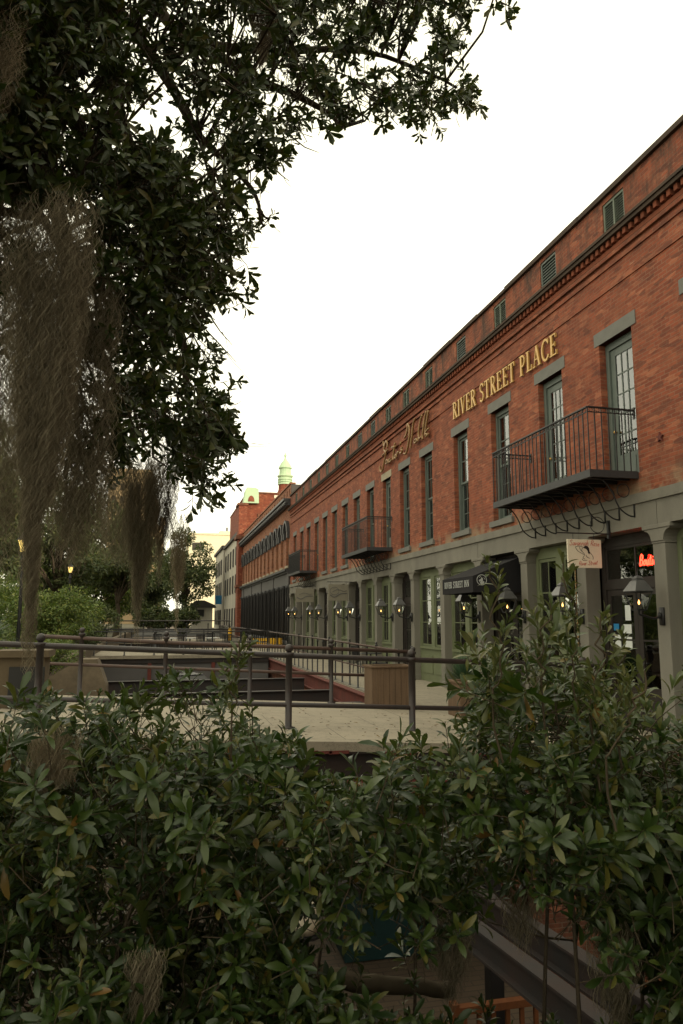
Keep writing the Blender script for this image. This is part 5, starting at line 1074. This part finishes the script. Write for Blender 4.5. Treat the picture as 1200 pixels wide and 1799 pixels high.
# --- foreground shrubs growing up from the well
TOPX = [-300, -60, 40, 90, 150, 200, 250, 300, 345, 385, 418, 450, 480, 510, 560, 620, 668, 700, 735, 780, 832, 848, 860, 872, 888, 905, 930, 955, 985, 1002, 1018, 1040, 1062, 1085, 1120, 1160, 1200, 1500]
TOPY = [1170, 1200, 1195, 1210, 1200, 1180, 1165, 1172, 1195, 1172, 1150, 1185, 1235, 1300, 1335, 1345, 1325, 1275, 1300, 1310, 1240, 1120, 1060, 1010, 1040, 1110, 1100, 1075, 1060, 1012, 1060, 1150, 1120, 1150, 1185, 1175, 1190, 1190]
def bush(name, label, x0, x1, n, roots, seed, dr=(2.3, 3.9)):
    global RN
    keep = RN; RN = np.random.default_rng(seed)
    r_ = thing(name, roots[0], label, 'shrub')
    x = RN.uniform(x0, x1, n); top = np.interp(x, TOPX, TOPY) + 28
    top = top + np.where(x < 780, 22, 32); y = top + (2000 - top) * RN.random(n) ** 1.05
    d = RN.uniform(*dr, n); up = np.clip((1500 - y) / 400, 0, 1); d = d + up * .25
    th = np.ones(n)
    def hole(cx, cy, rx, ry, v): th[((x - cx) / rx) ** 2 + ((y - cy) / ry) ** 2 < 1] *= v
    for h_ in ((610, 1640, 125, 95, .03), (690, 1755, 165, 75, .03), (925, 1700, 180, 140, .0), (1030, 1770, 130, 80, .03), (850, 1775, 110, 75, .04), (1050, 1765, 110, 70, .15), (1150, 1780, 90, 60, .2), (600, 1310, 85, 36, .05), (640, 1540, 70, 46, .25), (850, 1565, 70, 56, .25), (30, 1760, 80, 70, .3), (215, 1560, 50, 60, .25), (420, 1640, 50, 40, .35), (900, 1370, 80, 30, .3), (120, 1690, 60, 50, .3), (330, 1720, 60, 50, .35), (820, 1440, 50, 40, .4)): hole(*h_)
    ok = RN.random(n) < th * np.clip(1.15 - (y - 1500) / 1400, .5, 1) * np.clip(.20 + (y - top) / np.where(x < 520, 290, 170), 0, 1); x, y, d = x[ok], y[ok], d[ok]
    g_ = np.arange(len(x)) % 6 == 0; cx, cy, cd = x[g_], y[g_], d[g_]; pk = RN.integers(0, len(cx), len(x)); mv = RN.random(len(x)) < .72
    x = np.where(mv, cx[pk] + RN.normal(0, 34, len(x)), x); y = np.where(mv, cy[pk] + RN.normal(8, 30, len(x)), y); d = np.where(mv, cd[pk] + RN.normal(0, .07, len(x)), d); C = spot(x, y, d); n = len(x)
    paths = []
    for k, rt in enumerate(roots):
        rt = np.array(rt)
        for s_ in range(3):
            a = RN.uniform(x0 + (x1 - x0) * s_ / 3, x0 + (x1 - x0) * (s_ + 1) / 3); e = spot(a, np.interp(a, TOPX, TOPY) + 150, RN.uniform(2.9, 3.6)); mid = rt * .35 + e * .65 + RN.normal(0, .12, 3); mid[2] = e[2] - .75
            paths.append(([tuple(rt), tuple(rt * .7 + mid * .3 + np.array([0, 0, .3])), tuple(mid), tuple(e)], .020, .0022))
    limb_tubes(paths).build('stems', M['bark'], r_, True)
    nd = nodes_of(paths); nd = nd[nd[:, 2] > -.6]
    A = norm(norm(C - attach(nd, C)) * .45 + RN.normal(0, .42, C.shape) + np.array([0, -.12, .62])); n2 = len(C)
    ln = RN.uniform(.06, .13, n2); ll = np.clip(RN.lognormal(-2.60, .26, n2), .04, .125)
    young = (y < np.interp(x, TOPX, TOPY) + 120) & (x > 780) & (RN.random(n2) < .6)
    leaves = rosettes(LEAF_FINE, C[~young], A[~young], 13, ll[~young], ln[~young], (1.35, .55)); lf = link('foliage', npmesh('foliage', *leaves), M['leaf_bush'], r_)
    tw = [twigs(C - A * .10, C + A * ln[:, None], .0022, .0013, 4)]
    hub = C[(RN.random(n2) < .03) & (d > 2.9)]; tw.append(twigs(attach(nd, hub), hub, .0055, .003, 5, .04)); sel = RN.random(n2) < .22; Q = C[sel] - A[sel] * .1; qa = attach(hub, Q); qk = np.linalg.norm(Q - qa, axis=1) < .5; tw.append(twigs(qa[qk], Q[qk], .003, .002, 4, .06))
    if young.any():
        Ay = norm(A[young] + np.array([0, 0, .9])); yl = rosettes(LEAF_FINE, C[young], Ay, 12, ll[young] * .92, ln[young] * 1.35, (1.0, .35)); link('young_foliage', npmesh('young_foliage', *yl), M['leaf_young'], r_)
    link('twigs', npmesh('twigs', *merge(tw)), M['twig'], r_)
    RN = keep
bush('leafy_shrub', 'glossy dark shrub mass in front of the tan stone pier and parked car', -330, 440, 4700, [(-.6, 2.6, -3.5), (-.2, 2.9, -3.5)], 21)
bush('leafy_shrub', 'lower glossy shrub below the bare footbridge deck, with gaps onto the lane', 420, 800, 2700, [(.5, 2.8, -3.5)], 22)
bush('leafy_shrub', 'taller glossy shrub with pale young shoots rising before the awning and shop doors', 780, 1500, 4100, [(1.1, 2.6, -3.5), (1.6, 2.7, -3.5)], 23)
# upright leading shoots of the tall shrub
for (a, b_, yb_2, d) in [(872, 1000, 1210, 2.5), (955, 1075, 1230, 2.6), (1002, 1003, 1200, 2.7), (1058, 1100, 1260, 2.45), (1085, 1140, 1260, 2.5), (418, 1140, 1260, 2.6), (1130, 1200, 1330, 2.2)]:
    m_ = 9; yy = np.linspace(yb_2, b_ + 14, m_); xx = a + np.linspace(RN.normal(0, 22), 0, m_) + RN.normal(0, 8, m_); P = spot(xx, yy, d); A = norm(np.array([0, 0, 1.0])[None] + RN.normal(0, .28, (m_, 3)))
    lv = rosettes(LEAF_FINE, P, A, 9, RN.uniform(.052, .074, m_), np.full(m_, .07), (.95, .3))
    st_ = [twigs(P[:-1], P[1:], .0036, .0028, 5), twigs(spot(xx[:1] + 18, np.array([yb_2 + 130]), d), P[:1], .0045, .0036, 5), twigs(P[-1:], P[-1:] + np.array([[0, 0, .06]]), .004, .002, 5)]
    owner = [o for o in COL.objects if o.name.startswith('leafy_shrub') and ('taller' in o['label']) == (a > 600)][0]
    q_ = link('leading_shoot', npmesh('leading_shoot', *lv), M['leaf_young'], owner); link('shoot_stem', npmesh('shoot_stem', *merge(st_)), M['twig'], q_)
# lichened bough crossing low in the well, moss in the shrubs
tag(limb_tubes([([P_(520, 1690, 3.4), P_(600, 1722, 3.4), P_(700, 1730, 3.5), P_(790, 1738, 3.6)], .05, .035)]).build('fallen_bough', M['rubble'], None, True), 'pale lichened bough lying across the gap over the lane', 'bough')
tress(1075, 80, 1610, 1830, 2.7, 170, .5, .012, 'moss', 'moss tangle low in the tall shrub over the stair beams', .0011, .12)
tress(915, 80, 1540, 1660, 3.0, 110, .5, .012, 'moss', 'thin moss clinging by the upper end of the stair beams', .0011, .12)
tress(255, 60, 1660, 1790, 2.3, 200, .5, .010, 'moss', 'small brown moss tuft low in the dark shrub mass', .001, .08)
tress(95, 80, 1270, 1420, 2.6, 240, .5, .011, 'moss_pale', 'pale moss tuft near the top of the dark shrub mass', .001, .08)
tress(790, 70, 1600, 1760, 3.1, 160, .5, .012, 'moss', 'moss shreds hanging beside the teal bin', .0011, .1)

# --- park trees and shrubs beyond
def crown(cl, n, size, squash=.8):
    cl = np.array(cl, float); vol = cl[:, 3] ** 2; pick = RN.choice(len(cl), n, p=vol / vol.sum()); c = cl[pick]; u = norm(RN.normal(size=(n, 3))); r = c[:, 3] * RN.random(n) ** .30
    sub = norm(RN.normal(size=(n, 3))) * 0
    P = c[:, :3] + u * r[:, None] * np.array([1, 1, squash]); g = .30 * np.sin(P * (3.1 / np.mean(cl[:, 3])) + 1.7).sum(1); k = g > -.42
    P = P[k]; m_ = len(P); return put_leaves(LEAF_MID, P, norm(u[k] + RN.normal(0, .7, (m_, 3))), norm(u[k] * .5 + np.array([0, 0, .6]) + RN.normal(0, .5, (m_, 3))), RN.uniform(.7, 1.3, m_) * size)
def clumps(cx, cy, cz, rx, ry, rz, n, r, seed):
    g = np.random.default_rng(seed); u = norm(g.normal(size=(n, 3))) * (g.random(n) ** .45)[:, None]; return [(cx + a * rx, cy + b_ * ry, cz + c * rz, r * g.uniform(.65, 1.3)) for a, b_, c in u]
def park_tree(x, y, h, r, label, mat='leaf_tree', n=9000, size=.22, seed=1, kind='park_tree', th=None):
    t_ = thing(kind, (x, y, .42), label, 'tree', None); cz = .42 + h * .62
    cl = clumps(x, y, cz, r, r, h * .36, 26, r * .34, seed)
    paths = [([(x, y, .3), (x + .1, y, h * .25), (x - .1, y, h * .5), (x, y, h * .8)], th or h * .03, .04)]
    for c in cl[::2]: paths.append(([(x, y, h * .32), ((x + c[0]) / 2, (y + c[1]) / 2, h * .32 + (c[2] - h * .32) * .65), (c[0], c[1], c[2])], h * .011, .02))
    limb_tubes(paths).build('trunk', M['bark'], t_, True); link('crown', npmesh('crown', *crown(cl, n, size)), M[mat], t_); return t_
def park_shrub(x, y, w_, h, label, mat='leaf_park', n=5000, size=.10, seed=1):
    t_ = thing('park_shrub', (x, y, .42), label, 'shrub', None)
    cl = clumps(x, y, .42 + h * .5, w_, w_ * .8, h * .42, 18, w_ * .36, seed); limb_tubes([([(x, y, .3), (x + (c[0] - x) * .4, y + (c[1] - y) * .4, .42 + h * .3), (c[0], c[1], c[2])], .03, .008) for c in cl[::2]]).build('stems', M['bark'], t_, True)
    link('foliage', npmesh('foliage', *crown(cl, n, size)), M[mat], t_)
park_shrub(-6.1, 24, 1.9, 3.0, 'bright green park shrub below the glowing street lamp', n=13000, size=.12, seed=1)
park_shrub(-3.9, 28, 1.5, 2.7, 'rounded light green shrub behind the rope of moss', n=11000, size=.12, seed=2)
park_shrub(-8.8, 22, 1.9, 3.6, 'tall green shrub at the picture edge next to the lamp post', n=13000, size=.12, seed=3)
park_shrub(-4.9, 21.5, 1.1, 1.3, 'low grassy green shrub around the yucca', n=5000, size=.08, seed=4)
park_shrub(-3.9, 36, 1.5, 2.0, 'low dark shrub between the cheek wall and the terrace', 'leaf_tree', n=8000, size=.12, seed=5)
park_shrub(-4.3, 46, 1.6, 2.6, 'dark rounded shrub on the bank beside the terrace railing', 'leaf_tree', n=8000, size=.15, seed=6)
park_tree(-3.6, 62, 9.4, 3.2, 'young open tree whose bough reaches over the terrace toward the cream block', n=17000, size=.30, seed=11)
park_tree(-6.6, 50, 10.5, 3.9, 'mid green tree right behind the forked moss tress', n=19000, size=.30, seed=12)
park_tree(-9.5, 34, 10.5, 3.6, 'dark bushy tree behind the glowing street lamp', n=22000, size=.24, seed=13)
park_tree(-12.5, 26, 10, 3.8, 'dense dark tree at the outer park edge', n=22000, size=.22, seed=14)
park_tree(-6.5, 78, 7.5, 3.8, 'pale distant tree low behind the terrace chairs', 'leaf_park', n=12000, size=.36, seed=15)
park_tree(-17, 60, 15, 6.5, 'tall background tree filling the park side behind the moss', n=20000, size=.42, seed=16)
park_tree(-11.5, 46, 11.5, 4.0, 'full dark tree between the lamp tree and the ochre tower', n=20000, size=.3, seed=18)
park_tree(2.6, 94, 12.0, 3.7, 'spreading street tree before the pale hut and the cream block', n=9500, size=.42, seed=17)
park_shrub(-4.6, 33, 1.8, 2.4, 'yellow green shrub behind the low dark shrub', n=10000, size=.13, seed=21)
park_shrub(-7.2, 30, 2.0, 3.1, 'bushy light green shrub under the dark lamp tree', n=12000, size=.13, seed=22)
park_shrub(-3.7, 18.0, .7, 1.05, 'small soft green shrub spilling over the stone retaining wall', n=4500, size=.07, seed=23)
park_shrub(-3.0, 21.8, .8, 1.0, 'small light green shrub topping the sloping cheek wall', n=4500, size=.07, seed=24)
park_shrub(-4.9, 15.5, 1.1, 1.3, 'soft green shrub close behind the tan stone pier', n=6000, size=.08, seed=25)
for k, (x_, y_, h_, r_w, lb) in enumerate([(-26, 96, 13, 7, 'broad hazy tree at the far left end of the park'), (-15, 104, 12, 6, 'rounded far tree left of the ochre tower'), (-6.5, 110, 11, 5, 'far tree at the foot of the ochre tower'), (-2.0, 118, 10, 5.0, 'far low tree beside the cream block'), (-24, 40, 12, 5, 'big dark tree closing the outer park side')]): park_tree(x_, y_, h_, r_w, lb, 'leaf_tree' if k != 1 else 'leaf_park', n=13000, size=.5 if y_ > 60 else .34, seed=31 + k)

# fallen leaves blown over the decks
n_ = 520; lx = RN.uniform(-3.0, 7.5, n_); ly = np.where(RN.random(n_) < .6, RN.uniform(10.3, 15.3, n_), RN.uniform(15.5, 44, n_)); k_ = (ly < 15.3) | (lx > 5.5); lx = lx[k_]; ly = ly[k_]
lz = np.where(ly < 15.35, np.maximum(.25 - .05 * (lx - 1.9), 0) + .006, .006); P = np.stack([lx, ly, lz + .004], 1); a_ = RN.uniform(0, 6.28, len(P))
v_, f_ = put_leaves(LEAF_MID, P, np.stack([np.cos(a_), np.sin(a_), RN.uniform(0, .1, len(P))], 1), np.array([[0, 0, 1.0]]) + RN.normal(0, .15, (len(P), 3)), RN.uniform(.045, .085, len(P)))
M['leaf_dead'] = leafmat('dry fallen leaf', ((0.0, (0.09, 0.05, 0.022)), (0.6, (0.14, 0.085, 0.035)), (1.0, (0.2, 0.15, 0.06))), .7, .05, (.14, .1, .05), .2)
tag(link('leaf_litter', npmesh('leaf_litter', v_, f_), M['leaf_dead']), 'dry brown leaves scattered over the bridge deck and walkway', 'fallen leaves', None, 'stuff')
park_shrub(-10.5, 27, 2.4, 3.8, 'large rounded yellow green shrub out past the lamp post', n=16000, size=.13, seed=41)
park_shrub(-6.3, 42, 2.2, 3.4, 'full green shrub under the small far lamp', n=13000, size=.16, seed=42)
park_shrub(-.6, 84, 2.0, 3.0, 'dark shrub closing the far end of the lane on the park side', 'leaf_tree', n=7000, size=.3, seed=51)
park_shrub(2.0, 88, 1.8, 2.6, 'dark shrub at the far lane end by the pale hut', 'leaf_tree', n=6000, size=.3, seed=52)
